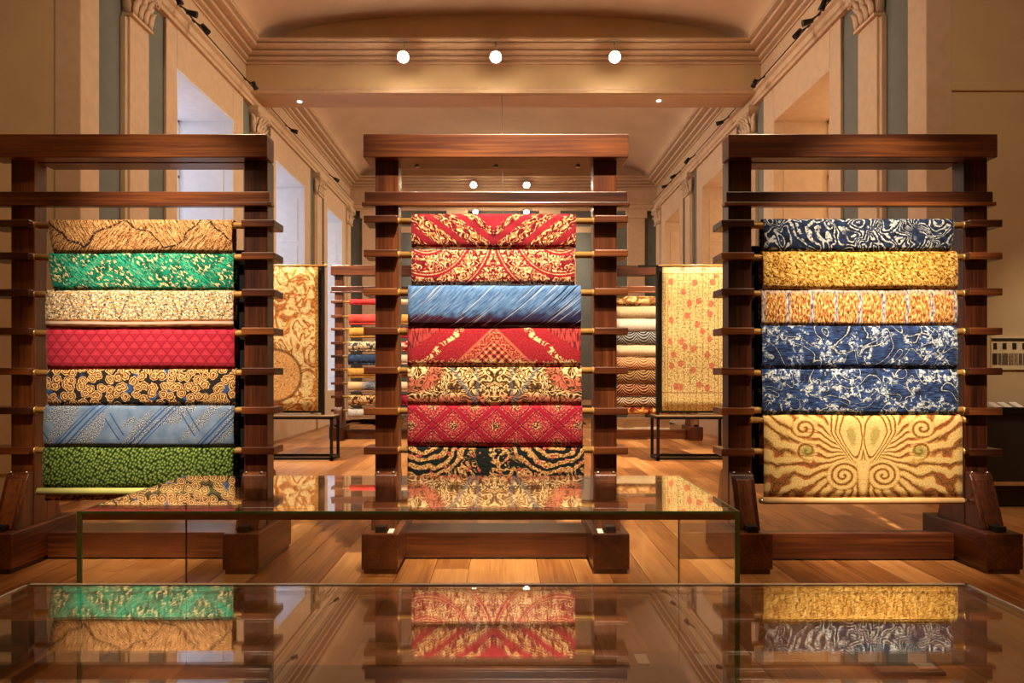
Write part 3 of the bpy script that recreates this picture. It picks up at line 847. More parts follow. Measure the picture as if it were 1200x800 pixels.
# ================================================================== RACKS
def rack(name, label, xl, xr, D, z_top, z_beam, z_bar, rungs, rods, over, arm_out, base='deep', soffit=False, lights=False, group=None, arm_in=0.09, xtra=0.0):
    """xl, xr post centres; rungs: heights of the arms; rods: list of (z, x0, x1, material)"""
    root = empty(name, ((xl+xr)/2, D, 0)); tag(root, label, 'rack', group)
    pw, pd = 0.092, 0.075
    for sx, xc in ((-1, xl), (1, xr)):
        # foot with plinth, post, brace
        ft = MB().box(xc-0.135, xc+0.135, D-0.39, D+0.39, 0.035, 0.30).build('foot', MAH_Y, root, 0.008)
        MB().box(xc-0.118, xc+0.118, D-0.375, D+0.375, 0.0, 0.04).build('plinth', MAH_Y, ft)
        MB().box(xc-pw, xc+pw, D-pd, D+pd, 0.29, z_beam+0.01).build('post', MAH_Z, root, 0.006)
        for sy in (-1, 1):
            yb = D + sy*pd
            pts = [(yb, 0.295), (yb + sy*0.20, 0.295), (yb + sy*0.075, 0.66), (yb + sy*0.055, 0.70), (yb + sy*0.02, 0.715), (yb, 0.715)]
            br = MB().prism(pts, 'x', xc-0.088, xc+0.088).build('brace', MAH_Z, root, 0.01)
            if sy < 0:
                q = [(yb - 0.205, 0.31), (yb - 0.08, 0.665), (yb - 0.07, 0.665), (yb-0.195, 0.31)]
                MB().prism([(a, b) for a, b in q], 'x', xc-0.055, xc+0.055).build('brace_panel', MAH_Z, br, 0.004)
                for bx in (-0.06, 0.06):
                    MB().lathe((xc+bx, yb-0.04, 0.705), [(0.012,0),(0.012,0.012),(0.004,0.018)], 10).build('bolt', STEEL, br)
                MB().box(xc-0.04, xc+0.04, yb-0.275, yb-0.195, 0.298, 0.345).build('stop_block', BLACKM, br, 0.004)
    # top beam and bar
    bd0, bd1 = (D-0.155, D+0.155) if not soffit else (D-0.155, D+0.01)
    MB().box(xl-over-xtra, xr+over, bd0, bd1, z_beam, z_top).build('top_beam', MAH_X, root, 0.006)
    if soffit:
        MB().box(xl+pw, xr-pw, D-0.02, D+0.155, z_beam-0.005, z_beam+0.06).build('soffit_board', MAH_X, root)
    b0, b1 = z_bar
    MB().box(xl-over-xtra, xr+over, D-0.105, D-pd+0.03, b0, b1).build('cross_bar', MAH_X, root, 0.006)
    MB().box(xl-over-0.02-xtra, xr+over+0.02, D-0.115, D-pd+0.03, b0-0.028, b0+0.002).build('cross_bar_ledge', MAH_X, root, 0.004)
    for z in rungs:
        for sx, xc in ((-1, xl), (1, xr)):
            xa, xb = sorted((xc + sx*(arm_out + (xtra if sx < 0 else 0)), xc - sx*(arm_in)))
            MB().box(xa, xb, D-0.14, D+0.09, z-0.028, z+0.028).build('arm', MAH_X, root, 0.006)
    for z, xa, xb, mt, core in rods:
        rd = MB().tube((xa, D-0.055, z), (xb, D-0.055, z), 0.026, None, 14).build('rod', mt, root)
        for xe in (xa, xb):
            e = 1 if xe == xa else -1
            MB().tube((xe - e*0.004, D-0.055, z), (xe + e*0.03, D-0.055, z), 0.031, None, 14).build('ferrule', BRASS, rd)
        if core: MB().tube((core[0], D-0.055, z), (core[1], D-0.055, z), core[2], None, 16).build('roller', mt, rd)
    if base == 'deep':
        MB().box(xl+0.13, xr-0.13, D+0.02, D+0.36, 0.012, 0.215).build('base_beam', MAH_X, root, 0.006)
    else:
        MB().box(xl+0.13, xr-0.13, D-0.02, D+0.10, 0.012, 0.215).build('base_beam', MAH_X, root, 0.006)
    if lights:
        for x in (xl+0.22, (xl+xr)/2, xr-0.2):
            MB().lathe((x, D+0.06, z_beam-0.016), [(0.012,0),(0.018,0.004),(0.018,0.02)], 12).build('puck_light', STEEL, root)
    return root

DR = 5.43; RY = DR - 0.055; DS = DR - 0.12
def pz(y): return PZ(y, DS)
def px(x): return PX(x, DS)
CENTRE = dict(xl=PX(453.5, 5.36), xr=PX(709, 5.36), rungs=[257,297,342,388,434,482,528])
LEFT = dict(xl=PX(27, 5.36), xr=PX(300, 5.36), rungs=[262,300,343,388,435,481,528])
RIGHT = dict(xl=PX(867, 5.36), xr=PX(1143, 5.36), rungs=[262,300,342,388,435,482,530])
ZT, ZB = PZ(156.5, 5.27), PZ(184, 5.27)
ZBAR = (PZ(235, 5.27), PZ(222, 5.27))
# cloths hung on each rack: left edge, right edge, top, bottom and height of the arm that holds the rod
HUNG = {'left': [(53,271,256,295,262),(53,272,295,339,300),(51,272,339,385,343),(51,273,385,432,388),(52,274,432,475,435),(49,273,475,524,481),(47,272,524,572,528)],
        'centre': [(482,675,249,290,257),(482,674,290,333,297),(478,681,333,382,342),(477,681,382,429,388),(477,682,429,475,434),(477,683,475,523,482),(477,685,523,574,528)],
        'right': [(896,1121,255,293,262),(895,1124,293,338,300),(894,1124,338,381,342),(894,1123,381,431,388),(894,1124,431,486,437)]}
def fold_r(h): return max(0.033, (h[4]-h[2])*DS/F)
def rod_list(d, side, plain_rods=(), extra=()):
    out = []
    a, b = d['xl']+0.07, d['xr']-0.07
    for h in HUNG[side]:
        r = fold_r(h); out.append((pz(h[2]) - r, a, b, BRASS, (px(h[0])+0.02, px(h[1])-0.02, r-0.004) if r > 0.034 else None))
    for y in plain_rods: out.append((pz(y), a, b, BRASS, None))
    for z, core in extra: out.append((z, a, b, BRASS, core))
    return out
rack('display_rack', 'tall mahogany display rack of red and blue draped rugs between two wider racks', CENTRE['xl'], CENTRE['xr'], DR, ZT, ZB, ZBAR,
     [pz(y) for y in CENTRE['rungs']], rod_list(CENTRE, 'centre'), 0.17, 0.17, 'deep', False, True, 'large near display racks')
rack('display_rack', 'tall dark display rack whose draped rugs end with green at the bottom', LEFT['xl'], LEFT['xr'], DR, ZT, ZB, ZBAR,
     [pz(y) for y in LEFT['rungs']], rod_list(LEFT, 'left'), 0.115, 0.165, 'deep', True, False, 'large near display racks', xtra=0.1)
rack('display_rack', 'tall dark display rack of navy and gold draped rugs', RIGHT['xl'], RIGHT['xr'], DR, ZT, ZB, ZBAR,
     [pz(y) for y in RIGHT['rungs']], rod_list(RIGHT, 'right', (481, 530), [(pz(486)-0.045, (px(896)+0.02, px(1129)-0.02, 0.041))]), 0.115, 0.165, 'slim', True, False, 'large near display racks')

RUGS = [
 ('tan_strokes', t_tan_strokes, 53, 271, 256, 295, 'tan rug with slanting dark strokes, topmost above the green one', 0.05, 0.0),
 ('emerald', t_green, 53, 272, 295, 339, 'emerald green rug flecked with cream', 0.05, 0.0),
 ('speckled', t_speckle, 51, 272, 339, 385, 'cream and gold speckled rug with brown striped border', 0.0, 0.0),
 ('crimson_scale', t_scales, 51, 273, 385, 432, 'plain crimson rug quilted with scale outlines', 0.01, 0.0),
 ('rosette', t_rosettes, 52, 274, 432, 475, 'golden brown rosette rug on black ground', 0.01, 0.0),
 ('grey_blue', t_greyblue, 49, 273, 475, 524, 'grey-blue rug with slanting dark blue lines', 0.0, 0.0),
 ('green_knit', t_knit, 47, 272, 524, 572, 'olive green knotted rug above a pale green pole', 0.0, 0.0),
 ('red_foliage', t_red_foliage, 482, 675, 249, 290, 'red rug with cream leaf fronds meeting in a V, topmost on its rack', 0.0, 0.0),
 ('red_arcs', t_red_arcs, 482, 674, 290, 333, 'red rug with dense cream curls in curved bands, just above the blue rug', 0.0, 0.0),
 ('blue_streaks', t_blue_streaks, 478, 681, 333, 382, 'bright blue rug with pale slanting streaks', 0.0, 0.0),
 ('red_diamond', t_red_diamond, 477, 681, 382, 429, 'red rug with a pointed lozenge and cream vines, just below the blue rug', 0.0, 0.0),
 ('ornate', t_ornate, 477, 682, 429, 475, 'cream and brown ornate rug with red corners', 0.0, 0.0),
 ('lattice', t_lattice, 477, 683, 475, 523, 'red rug with a diagonal diamond lattice and dark medallions', 0.0, 0.0),
 ('black_floral', t_black_floral, 477, 685, 523, 574, 'black rug with tan scrolls and red flowers, lowest on its rack', 0.0, 0.0),
 ('navy_swirl', t_navy_swirl, 896, 1121, 255, 293, 'black and white swirling navy rug above the gold one', 0.0, 0.04),
 ('gold_grain', t_gold_grain, 895, 1124, 293, 338, 'bright gold grainy rug below the swirling navy one', 0.0, 0.0),
 ('gold_bars', t_gold_bars, 894, 1124, 338, 381, 'orange gold rug with pale lilac upright streaks', 0.0, 0.0),
 ('navy_vines', t_navy_vines, 894, 1123, 381, 431, 'navy rug with white flowers just below the orange gold rug', 0.0, 0.0),
 ('navy_vines_low', t_navy_vines2, 894, 1124, 431, 486, 'navy rug with white vines just above the large gold hanging', 0.0, 0.0),
]
FOLDS = [fold_r(h) for h in HUNG['left'] + HUNG['centre'] + HUNG['right']]
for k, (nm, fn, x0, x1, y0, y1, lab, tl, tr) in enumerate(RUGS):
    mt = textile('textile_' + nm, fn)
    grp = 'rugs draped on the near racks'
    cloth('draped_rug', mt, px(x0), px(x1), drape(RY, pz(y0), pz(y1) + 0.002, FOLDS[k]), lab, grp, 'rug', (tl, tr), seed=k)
BLACKC = textile('textile_black', plain(srgb(12,11,12), srgb(24,22,22), 40.0))
for xa, xb, ya, yb, lab in ((px(60), px(279), 290, 575, 'black backing cloth hanging behind the rugs from tan to olive green'), (px(887), px(1115), 285, 570, 'black backing cloth hanging behind the navy and gold rugs')):
    zt_, zb_ = pz(ya), pz(yb)
    cloth('backing_cloth', BLACKC, xa, xb, [(RY+0.07, zt_), (RY+0.075, zt_)] + [(RY+0.075+0.006*math.sin(k*0.9), zt_-(zt_-zb_)*k/10) for k in range(1, 11)], lab, None, 'cloth', nx=12, seed=71)
# tall gold hanging with its bottom pole
zt, zb = pz(486), pz(583)
pr = [(RY+0.045, zt-0.4), (RY+0.045, zt-0.05)] + [(RY+0.045*math.cos(PI*k/8), zt-0.045+0.045*math.sin(PI*k/8)) for k in range(1, 8)] + [(RY-0.048-0.004*math.sin(PI*k/10), zt-0.05-(zt-0.05-zb)*k/10) for k in range(11)]
gh = cloth('textile_hanging', textile('textile_palmette', t_palmette), px(896), px(1129), pr, 'large gold hanging with a symmetrical palmette and a pale pole at its hem', None, 'hanging', wob=0.002, seed=50)
pl = MB().tube((px(894), RY-0.05, pz(587)), (px(1130), RY-0.05, pz(587)), 0.026, None, 14).build('bottom_pole', POLE, gh)
for xe in (px(894), px(1130)): MB().lathe((xe-0.012, RY-0.05, pz(587)), [(0.01,-0.012),(0.02,-0.006),(0.02,0.03),(0.01,0.036)], 10, 'x').build('pole_knob', STEEL, pl)
# pale green pole and brown strip under the olive rug
PGREEN = flat('pale_green_cloth', srgb(176,176,104), 0.7, 0.3, 0, 0.05)
o = MB().tube((px(43), RY-0.05, pz(576)), (px(272), RY-0.05, pz(576)), 0.028, None, 14).build('cloth_pole', PGREEN, None, 0, (px(160), RY-0.05, pz(576)-0.028))
tag(o, 'pale green cloth-wrapped pole under the olive rug', 'pole')
o = cloth('folded_textile', textile('textile_fold', mottled(srgb(80,50,28), srgb(170,120,70), srgb(222,186,130), 30)), px(50), px(270), [(RY+0.02, pz(581)), (RY-0.02, pz(580)), (RY-0.035, pz(583)), (RY-0.035, pz(587))], 'brown patterned fold of cloth under the pale green pole', None, 'textile', seed=61)

# ================================================================== FAR RACKS
DF = 15.1
fr = [354, 371, 386, 402, 417.5, 433, 449, 464.5, 480.5]
fz = [PZ(y, DF) for y in fr]
xl1 = PX(398, DF); xr1 = xl1 + 1.86
xr2 = PX(811, DF); xl2 = xr2 - 1.86
fbar = (PZ(342, DF), PZ(336, DF))
def far_rods(xl, xr): return [(z, xl+0.07, xr-0.07, BRASS, None) for z in fz]
FAR_TOPS = [347, 358, 373, 388, 404, 418, 433, 449.5, 464.5, 476]
fz2 = [PZ(y, DF-0.1) - 0.06 for y in FAR_TOPS]
def far_rods2(xl, xr): return [(z, xl+0.07, xr-0.07, BRASS, (xl+0.18, xr-0.22, 0.056)) for z in fz2]
rack('display_rack', 'distant mahogany rack of rolled textiles beside the standing scroll tapestry', xl1, xr1, DF, PZ(312, DF), PZ(323, DF), fbar, fz, far_rods(xl1, xr1), 0.16, 0.16, 'slim', False, False, 'distant display racks')
rack('display_rack', 'distant mahogany rack of cream and patterned textiles behind the flowered tapestry', xl2, xr2, DF, PZ(312, DF), PZ(323, DF), fbar, fz2, far_rods2(xl2, xr2), 0.16, 0.16, 'slim', False, False, 'distant display racks')
RED = (srgb(186,40,46), srgb(220,72,72)); GOLD = (srgb(176,124,52), srgb(222,176,92)); CRM = (srgb(206,182,144), srgb(240,222,190))
BLU = (srgb(44,62,92), srgb(86,108,140)); GRY = (srgb(170,166,160), srgb(226,222,214))
left_rolls = [
 ('red cloth rolled thin on the top rod', plain(*RED), 'cream cloth end beside the thin red roll', plain(*CRM)),
 ('coral red roll with a pale motif', mottled(srgb(186,60,46), srgb(214,74,70), srgb(220,84,78), 4, 1), 'gold cloth roll beside the coral red one', plain(*GOLD)),
 ('plain gold roll below the coral red one', plain(*GOLD), 'red roll beside the upper plain gold one', plain(*RED)),
 ('beige and blue patterned roll', mottled(srgb(44,60,90), srgb(190,170,130), srgb(230,210,170), 18, 2), 'red patterned roll beside the beige and blue one', mottled(srgb(150,24,40), srgb(190,40,56), srgb(230,200,180), 14, 2)),
 ('blue roll with bright motifs', mottled(srgb(40,58,92), srgb(70,96,136), srgb(200,170,120), 10, 1.4), 'cream roll beside the blue one with bright motifs', plain(*CRM)),
 ('plain gold roll below the blue patterned one', plain(*GOLD), 'brown roll beside the lower plain gold one', plain(srgb(90,56,36), srgb(140,96,62))),
 ('beige roll with a slate blue half', mottled(srgb(60,84,116), srgb(72,98,130), srgb(226,196,148), 2.0, 0.8), 'cream roll beside the half blue one', plain(*CRM)),
 ('cream roll with red and black flowers', mottled(srgb(60,30,24), srgb(196,150,90), srgb(236,206,150), 18, 2), 'scarlet flowered roll beside the cream flowered one', mottled(srgb(120,20,40), srgb(200,50,70), srgb(230,180,150), 10, 1.5)),
 ('white roll lowest on the rack', plain(*GRY), 'grey roll beside the lowest white one', plain(srgb(110,116,120), srgb(160,164,166))),
]
def roll(mat, xa, xb, z, y, r, label, group):
    n = 20; prof = []
    for k in range(n+1):
        t = -PI*0.5 + 2*PI*k/n; rr = r*(1 + 0.06*k/n)
        prof.append((y + rr*math.cos(t), z + rr*math.sin(t)))
    # simple wound cloth: spiral cross-section with a hanging lip
    prof = prof[::-1]
    prof.append((y - r*0.9, z - r*0.9))
    return cloth('rolled_textile', mat, xa, xb, prof, label, group, 'textile roll', nx=6, wob=0.0, thick=0.02, seed=3)
for k, (l1, f1, l2, f2) in enumerate(left_rolls):
    r = 0.05 if k == 0 else 0.105
    xa = xl1 + 0.24 - 0.02*(k > 2); xm = xl1 + 1.02; xb = xr1 - 0.16
    zc = fz[k] - (0.0 if k == 0 else 0.07)
    roll(textile('far_textile_a%d' % k, f1), xa, xm, zc, DF-0.055, r, l1, 'rolls on the distant racks')
    roll(textile('far_textile_b%d' % k, f2), xm+0.04, xb, zc, DF-0.055, r*0.97, l2, 'rolls on the distant racks')
right_rugs = [
 (347, 358, 'tan patterned cloth draped highest on the far rack', mottled(srgb(110,70,34), srgb(180,130,76), srgb(220,180,120), 16, 2)),
 (358, 372.5, 'plain beige cloth draped above the white one', plain(srgb(190,164,124), srgb(224,200,160))),
 (373, 388, 'plain off-white cloth draped above the dark blue one', plain(srgb(206,198,182), srgb(236,228,210))),
 (388, 403.5, 'dark blue patterned cloth on the far rack', swag(srgb(24,28,38), srgb(60,70,90), srgb(190,184,170))),
 (404, 417, 'plain cream cloth draped below the dark blue one', plain(srgb(214,186,146), srgb(244,222,186))),
 (418, 433, 'orange and cream swagged cloth on the far rack', swag(srgb(150,70,34), srgb(206,140,86), srgb(240,206,160))),
 (433, 449, 'brown swagged cloth on the far rack', swag(srgb(62,36,20), srgb(130,90,52), srgb(204,166,112))),
 (449.5, 464, 'red and black swagged cloth on the far rack', swag(srgb(30,14,12), srgb(120,34,26), srgb(220,170,120))),
 (464.5, 476, 'striped black and cream swagged cloth on the far rack', swag(srgb(36,24,22), srgb(150,112,84), srgb(236,216,186))),
 (476, 485, 'orange patterned cloth lowest on the far rack', mottled(srgb(110,36,16), srgb(200,110,50), srgb(240,190,110), 14, 2)),
]
for k, (ya, yb, lab, fn) in enumerate(right_rugs):
    zt, zb = PZ(ya, DF-0.1), PZ(yb, DF-0.1)
    cloth('draped_cloth', textile('far_textile_c%d' % k, fn), xl2+0.16, xr2-0.2, drape(DF-0.055, zt, zb+0.004, 0.06, 0.1, 0.03), lab, 'cloths draped on the far rack', 'textile', nx=14, wob=0.006, seed=80+k)
o = MB().box(xl2+0.2, xr2-0.5, DF-0.015, DF+0.095, 0.214, 0.47).build('storage_box', flat('pale_card', srgb(214,200,176), 0.8), None, 0.006, ((xl2+xr2)/2, DF+0.04, 0.214))
o.location.z += 0; tag(o, 'low cream box standing on the base of the far rack', 'box')

# ================================================================== STANDING TAPESTRIES
DT = 11.65
def stand(xa, xb, tall_x, label, tlabel, fn, tx0, tx1, rod_ext):
    zt = PZ(487, DT); root = empty('tapestry_stand', ((xa+xb)/2, DT, 0)); tag(root, label, 'stand', 'black metal tapestry stands')
    t = 0.045; y0, y1 = DT-0.25, DT+0.25
    for x in (xa, xb-t):
        for y in (y0, y1-t): MB().box(x, x+t, y, y+t, 0.0, zt).build('leg', BLACKM, root)
    for y in (y0, y1-t):
        MB().box(xa, xb, y, y+t, zt-t, zt).build('top_rail', BLACKM, root)
        MB().box(xa, xb, y, y+t, 0.02, 0.02+t).build('bottom_rail', BLACKM, root)
    for x in (xa, xb-t):
        MB().box(x, x+t, y0, y1, zt-t, zt).build('side_rail', BLACKM, root); MB().box(x, x+t, y0, y1, 0.02, 0.02+t).build('side_rail', BLACKM, root)
    MB().box(xa, xb, y0, y1, zt, zt+0.015).build('shelf', flat('shelf_top', srgb(150,120,84), 0.4), root)
    zt2 = PZ(313, DT)
    for x in (tx0-0.09, tx1+0.04): MB().box(x, x+0.05, DT-0.02, DT+0.03, zt+0.014 if x != tall_x else 0, zt2+0.03).build('upright', BLACKM, root)
    MB().box(tx0-0.3*rod_ext[0]-0.1, tx1+0.3*rod_ext[1]+0.1, DT-0.02, DT+0.03, zt2+0.0, zt2+0.035).build('top_bar', BLACKM, root)
    MB().box(tx0-0.04, tx1+0.04, DT-0.01, DT+0.01, zt+0.05, zt2).build('backing_board', flat('backing', srgb(38,44,36), 0.7), root)
    xc = (tx0+tx1)/2
    prof = [(DT-0.03, zt2), (DT-0.06, zt2+0.0)] + [(DT-0.06 - 0.01*math.sin(k), zt2 - (zt2-zt-0.09)*k/14) for k in range(1, 15)]
    o = cloth('tapestry', textile('textile_' + tlabel.split()[1], fn), tx0, tx1, prof[::1], tlabel, 'standing tapestries', 'tapestry', nx=12, wob=0.004, seed=9)
    rd = MB().tube((tx0-0.06, DT-0.06, zt2+0.02), (tx1+0.1, DT-0.06, zt2+0.02), 0.016, None, 10).lathe((tx1+0.1, DT-0.06, zt2+0.02), [(0.016,0),(0.03,0.02),(0.03,0.035),(0.01,0.05)], 10, 'x').build('hanging_rod', BRASS, o)
    return root
stand(PX(292, DT), PX(394, DT), None, 'black metal stand under the ochre scroll tapestry', 'tall ochre tapestry of scrolls and a large roundel', t_tapestry_scroll, PX(298, DT), PX(374, DT), (0, 0))
stand(PX(766, DT), PX(850, DT), None, 'black metal stand under the pale gold flowered tapestry', 'tall pale gold tapestry scattered with pink flowers', t_tapestry_floral, PX(775, DT), PX(847, DT), (1, 0))

# ================================================================== GLASS CASES
def glass_case(xa, xb, y0, y1, zt, label, edge, rail):
    root = empty('glass_display_case', ((xa+xb)/2, (y0+y1)/2, 0)); tag(root, label, 'display case', 'frameless glass display cases')
    t = 0.01
    MB().box(xa, xb, y0, y1, zt-t, zt).build('top_pane', GLASS, root)
    MB().box(xa+t, xb-t, y0, y0+0.004, 0.05, zt-t).build('front_pane', GLASS, root)
    MB().box(xa+t, xb-t, y1-0.004, y1, 0.05, zt-t).build('back_pane', GLASS, root)
    MB().box(xa, xa+0.004, y0, y1, 0.05, zt-t).build('side_pane', GLASS, root)
    MB().box(xb-0.004, xb, y0, y1, 0.05, zt-t).build('side_pane', GLASS, root)
    MB().box(xa, xb, y0, y1, 0.0, 0.05).build('base', DARKG, root, 0.005)
    return root
# rear case
HG = 0.985
V0, V1 = (CAMZ-HG)*F/164.0, (CAMZ-HG)*F/122.0
va, vb = PX(90, V0), PX(867, V0)
gc = glass_case(va, vb, V0, V1, HG, 'long glass case standing directly before the middle rack, green-edged', GEDGE, True)
e = 0.009
MB().box(va, vb, V0-0.001, V0+0.002, HG-e, HG+0.001).build('glass_edge', GEDGE, gc)
MB().box(va+0.006, vb-0.006, V0+0.003, V0+0.02, HG-0.032, HG-e).build('edge_rail', flat('bronze_rail', srgb(186,146,84), 0.4, 0.5, 0.0), gc)
for xc, sg in ((va, 1), (vb, -1)):
    x0, x1 = sorted((xc, xc + sg*0.018))
    MB().box(x0, x1, V0-0.001, V0+0.006, 0.05, HG-e).build('corner_edge', GEDGE, gc)
    x0, x1 = sorted((xc, xc + sg*0.006))
    MB().box(x0, x1, V1-0.006, V1, 0.05, HG-0.01).build('corner_edge', flat('dark_joint', srgb(92,74,44), 0.4), gc)
    x0, x1 = sorted((xc, xc + sg*0.003))
    MB().box(x0, x1, V0, V1, HG-0.008, HG+0.0005).build('glass_edge', GEDGE, gc)
for zz in (HG-0.06, 0.62, 0.45):
    MB().box(va-0.001, va+0.02, V0-0.003, V0+0.008, zz, zz+0.006).build('joint_clip', STEEL, gc)
# near case
HN = 1.0
N1 = (CAMZ-HN)*F/249.0
na, nb = PX(33, N1), PX(1133, N1)
gn = glass_case(na, nb, 0.72, N1, HN, 'long glass case nearest the viewpoint with pale polished edges', WEDGE, False)
MB().box(na, nb, N1-0.010, N1+0.001, HN-0.004, HN+0.0015).build('glass_edge', WEDGE, gn)
for xc, sg in ((na, 1), (nb, -1)):
    x0, x1 = sorted((xc, xc + sg*0.008))
    MB().box(x0, x1, 0.72, N1, HN-0.004, HN+0.0015).build('glass_edge', WEDGE, gn)

# ================================================================== SMALL THINGS
# low wooden case on the floor beside the glass case
r0 = empty('floor_case', (-2.62, 3.35, 0)); tag(r0, 'low wooden floor case with a sloping dark glass lid', 'display case')
MB().prism([(3.05, 0.0), (3.6, 0.0), (3.6, 0.16), (3.05, 0.07)], 'x', -3.0, -2.36).build('body', MAH_X, r0, 0.005)
MB().prism([(3.03, 0.071), (3.62, 0.168), (3.62, 0.178), (3.03, 0.081)], 'x', -3.02, -2.34).build('lid', flat('dark_lid', srgb(44,46,38), 0.08, 0.6), r0)
MB().box(-2.36, -2.33, 3.03, 3.62, 0.05, 0.068).build('lid_rail', BRASS, r0)
# grey plate with white card
r0 = empty('label_stand', (2.02, 3.5, 0)); tag(r0, 'low grey slanted label stand with a white card on the floor', 'label stand')
MB().prism([(3.36, 0.0), (3.62, 0.0), (3.62, 0.06), (3.36, 0.02)], 'x', 1.86, 2.18).build('plate', GREYP, r0, 0.004)
MB().prism([(3.38, 0.026), (3.43, 0.034), (3.43, 0.038), (3.38, 0.03)], 'x', 2.06, 2.15).build('card', PAPER, r0)
r0 = empty('label_stand', (0.75, 3.52, 0)); tag(r0, 'flat dark tray with a cream card behind the green-edged glass case', 'label stand')
MB().box(0.6, 0.92, 3.42, 3.62, 0.0, 0.02).build('tray', MAH_X, r0, 0.004)
MB().box(0.68, 0.74, 3.44, 3.56, 0.0195, 0.028).build('card', PAPER, r0)
# cards on the feet of the middle rack
for xc, dx, lab in ((CENTRE['xl'], 0.075, 'small white card beside a black block on a foot of the middle rack'), (CENTRE['xr'], -0.075, 'small white tag propped on the other foot of the middle rack')):
    o = MB().prism([(DR-0.37, 0.2995), (DR-0.285, 0.2995), (DR-0.285, 0.315), (DR-0.37, 0.304)], 'x', xc+dx-0.02, xc+dx+0.02).build('label_card', PAPER, None, 0, (xc+dx, DR-0.33, 0.2995))
    tag(o, lab, 'card')
# text panel, counter on the cream return wall
ry = Y0 - 0.02
tp = empty('text_panel', (PX(1200, 8), ry-0.02, PZ(433, 8))); tag(tp, 'cream text panel with a strip of small photographs on the side wall', 'panel')
xa = PX(1159, 8); xb = PX(1262, 8)
MB().box(xa, xb, ry-0.02, ry-0.001, PZ(433, 8), PZ(394, 8)).build('board', flat('panel_board', srgb(226,206,170), 0.8), tp)
MB().box(xa, xb, ry-0.026, ry-0.019, PZ(399.5, 8), PZ(396.5, 8)).build('heading', INK, tp)
rr = random.Random(5)
x = xa + 0.02
while x < xb - 0.05:
    wd = rr.uniform(0.03, 0.09)
    MB().box(x, x+wd*0.6, ry-0.026, ry-0.019, PZ(409, 8), PZ(402, 8)).build('text_block', REDINK if 0.03 < x - xa < 0.09 else INK, tp); x += wd + 0.04
x = xa + 0.01; k = 0
while x < xb - 0.06:
    wd = rr.uniform(0.03, 0.07)
    MB().box(x, x+wd, ry-0.026, ry-0.019, PZ(427, 8), PZ(414, 8)).build('photograph', flat('photo_%d' % k, srgb(*rr.choice(((60,48,36),(110,92,70),(150,130,100)))), 0.6, var=0.25, scale=60), tp); x += wd + 0.012; k += 1
DC = 7.55
ct = empty('display_counter', (PX(1240, DC), DC+0.2, 0)); tag(ct, 'dark wall counter with cards on its top below the text panel', 'counter')
xa = PX(1150, DC); xb = xa + 2.0
MB().box(xa, xb, DC, Y0-0.06, 0.27, PZ(485, DC)).build('body', DARKG, ct, 0.006)
MB().box(xa-0.02, xb, DC-0.05, Y0-0.06, PZ(485, DC), PZ(477, DC)).build('top', BLACKM, ct, 0.006)
MB().box(xa, xb, DC-0.02, DC+0.02, 0.24, 0.28).build('foot_rail', POLE, ct)
MB().box(xa+0.05, xb, DC+0.1, Y0-0.06, 0.0, 0.27).build('plinth', DARKG, ct)
for k, x in enumerate((PX(1168, DC), PX(1180, DC), PX(1194, DC))):
    o = MB().prism([(DC+0.02, PZ(477, DC)), (DC+0.16, PZ(477, DC)), (DC+0.16, PZ(477, DC)+0.05)], 'x', x, x+0.08).build('caption_card', PAPER, None, 0, (x+0.04, DC+0.09, PZ(477, DC)))
    tag(o, 'small white caption card lying on the dark wall counter', 'card', 'caption cards on the counter')

# ================================================================== LAMPS
def ceiling_lamp(x, y, z, ztop, r, lens, label, group, tilt=(0, -0.8, -0.6), glow=0):
    root = empty('spotlight', (x, y, ztop)); tag(root, label, 'spotlight', group)
    MB().box(x-0.09, x+0.09, y-0.03, y+0.05, ztop-0.03, ztop).build('mount', STEEL, root, 0.004)
    MB().tube((x, y, ztop-0.02), (x, y, z+0.02), 0.014, None, 8).build('stem', STEEL, root)
    d = Vector(tilt).normalized(); c = Vector((x, y, z))
    MB().tube(c - d*r*1.4, c + d*r*0.6, r*0.62, r*1.0, 16).build('housing', STEEL, root)
    lb = MB(); R_ = d.to_track_quat('Z', 'Y').to_matrix()
    vs = []; fs = []; n = 16
    rings = [(1.0, 0.0), (0.9, 0.25), (0.6, 0.48), (0.25, 0.58)]
    for q, h in rings:
        for i in range(n):
            t = 2*PI*i/n; vs.append(c + d*r*0.6 + R_ @ Vector((r*0.97*q*math.cos(t), r*0.97*q*math.sin(t), r*h)))
    for k in range(3):
        for i in range(n): fs.append((k*n+i, k*n+(i+1)%n, (k+1)*n+(i+1)%n, (k+1)*n+i))
    fs.append(tuple(3*n+i for i in range(n)))
    lb.add(vs, fs, True).build('lens', lens, root)
    return root
DL = 12.72
for xpx, lab in ((473, 'round lit spotlight on the cross beam, turned slightly aside'), (581, 'round lit spotlight on the cross beam between the other two'), (720, 'round lit spotlight on the cross beam farthest from its two neighbours')):
    ceiling_lamp(PX(xpx, DL), DL, PZ(66, DL), 7.66, 0.105, LENS, lab, 'spotlights on the cross beam')
DL2 = 21.84
for xpx in (555, 617):
    ceiling_lamp(PX(xpx, DL2), DL2, PZ(216, DL2), 7.68, 0.10, LENSF, 'small lit spotlight below the far cornice', 'spotlights on the far cornice')
for xpx in (557, 617):
    ceiling_lamp(PX(xpx, DL2), DL2+0.2, PZ(246, DL2), ARC0+0.02, 0.08, LENSF, 'small lit spotlight below the far architrave', 'spotlights on the far architrave')
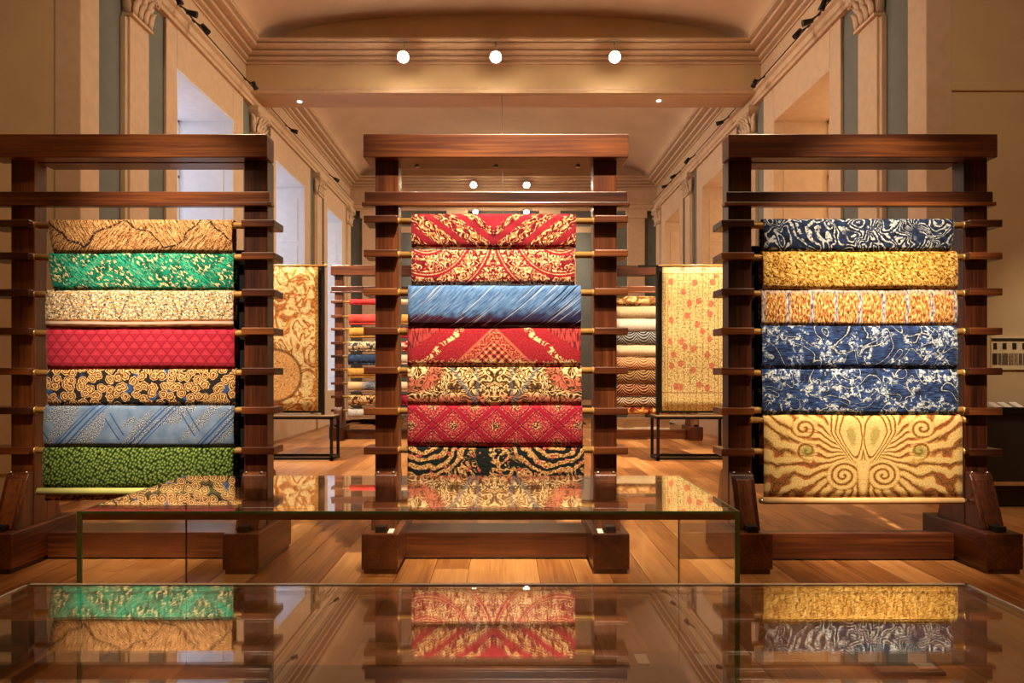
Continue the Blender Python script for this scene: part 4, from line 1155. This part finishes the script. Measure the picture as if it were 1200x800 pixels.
# track rails with small spots along both architraves
def track_spot(x, y, z, s, label, target, energy, angle):
    root = empty('track_spotlight', (x, y, z)); tag(root, label, 'spotlight', 'small spotlights on the wall tracks')
    MB().box(x-0.02, x+0.02, y-0.05, y+0.05, z-0.03, z+0.02).build('clip', BLACKM, root)
    p = Vector((x - s*0.22, y - 0.05, z - 0.16)); d = (Vector(target) - p).normalized()
    MB().tube((x, y, z), p, 0.012, None, 6).build('arm', BLACKM, root)
    MB().tube(p - d*0.07, p + d*0.08, 0.035, 0.05, 10).build('head', BLACKM, root)
    spot('track_spot_beam', p + d*0.10, target, energy, angle, 0.9, WARM2, 0.04)
for s, side in ((-1, 'shaded window'), (1, 'panelled')):
    xt = s*(WX-0.165)
    o = MB().tube((xt, Y0+0.3, ARC1+0.018), (xt, Y1-0.4, ARC1+0.018), 0.02, None, 8).build('lighting_track', BLACKM, None, 0, (xt, 15, ARC1))
    tag(o, 'thin dark lighting track along the wall with daylit windows' if s < 0 else 'thin dark lighting track along the wall with warm niches', 'track')
    aims = [(9.75, (-3.7, 11.55, 2.1), 2600, 36), (10.15, (5.0, 11.6, 4.4), 1300, 60), (10.6, (0.6, 10.2, 0.0), 2200, 60), (12.7, (-2.7, 15.0, 1.9), 3000, 40), (15.1, (5.0, 18.0, 4.5), 1300, 70), (18.9, (0.5, 22.0, 4.0), 1300, 70)] if s < 0 else \
           [(9.9, (3.2, 11.55, 2.1), 3200, 36), (10.4, (-5.0, 11.4, 4.4), 1300, 60), (10.75, (-0.6, 10.4, 0.0), 2200, 60), (12.6, (3.1, 15.0, 1.9), 3000, 40), (14.6, (-5.0, 17.5, 4.5), 1300, 70), (17.2, (0.0, 17.0, 0.0), 1300, 70), (18.6, (-0.5, 22.0, 4.0), 1300, 70), (19.6, (-5.0, 20.5, 4.0), 700, 60)]
    for yq, tg, en, an in aims:
        track_spot(xt, yq, ARC1+0.005, s, 'small dark spotlight on the track of the daylit window wall' if s < 0 else 'small dark spotlight on the track of the warm niche wall', tg, en, an)
# recessed dots in the beam soffit
for xpx, ypx in ((351, 119), (772, 118)):
    Dz = (6.845-CAMZ)*F/(VY-ypx)
    o = MB().lathe((PX(xpx, Dz), Dz, 6.83), [(0.03,0.0),(0.04,0.006),(0.04,0.018)], 14).build('downlight', DOT, None, 0, (PX(xpx, Dz), Dz, 6.83))
    tag(o, 'tiny lit downlight in the underside of the cross beam', 'downlight', 'downlights in the cross beam')
# thin wire hanging from the cross beam
o = MB().tube((PX(588, 13.3), 13.3, 6.87), (PX(590, 13.3), 13.3, 3.4), 0.006, None, 6).build('hanging_wire', STEEL, None, 0, (PX(588, 13.3), 13.3, 3.4))
tag(o, 'thin wire hanging from the cross beam', 'wire')
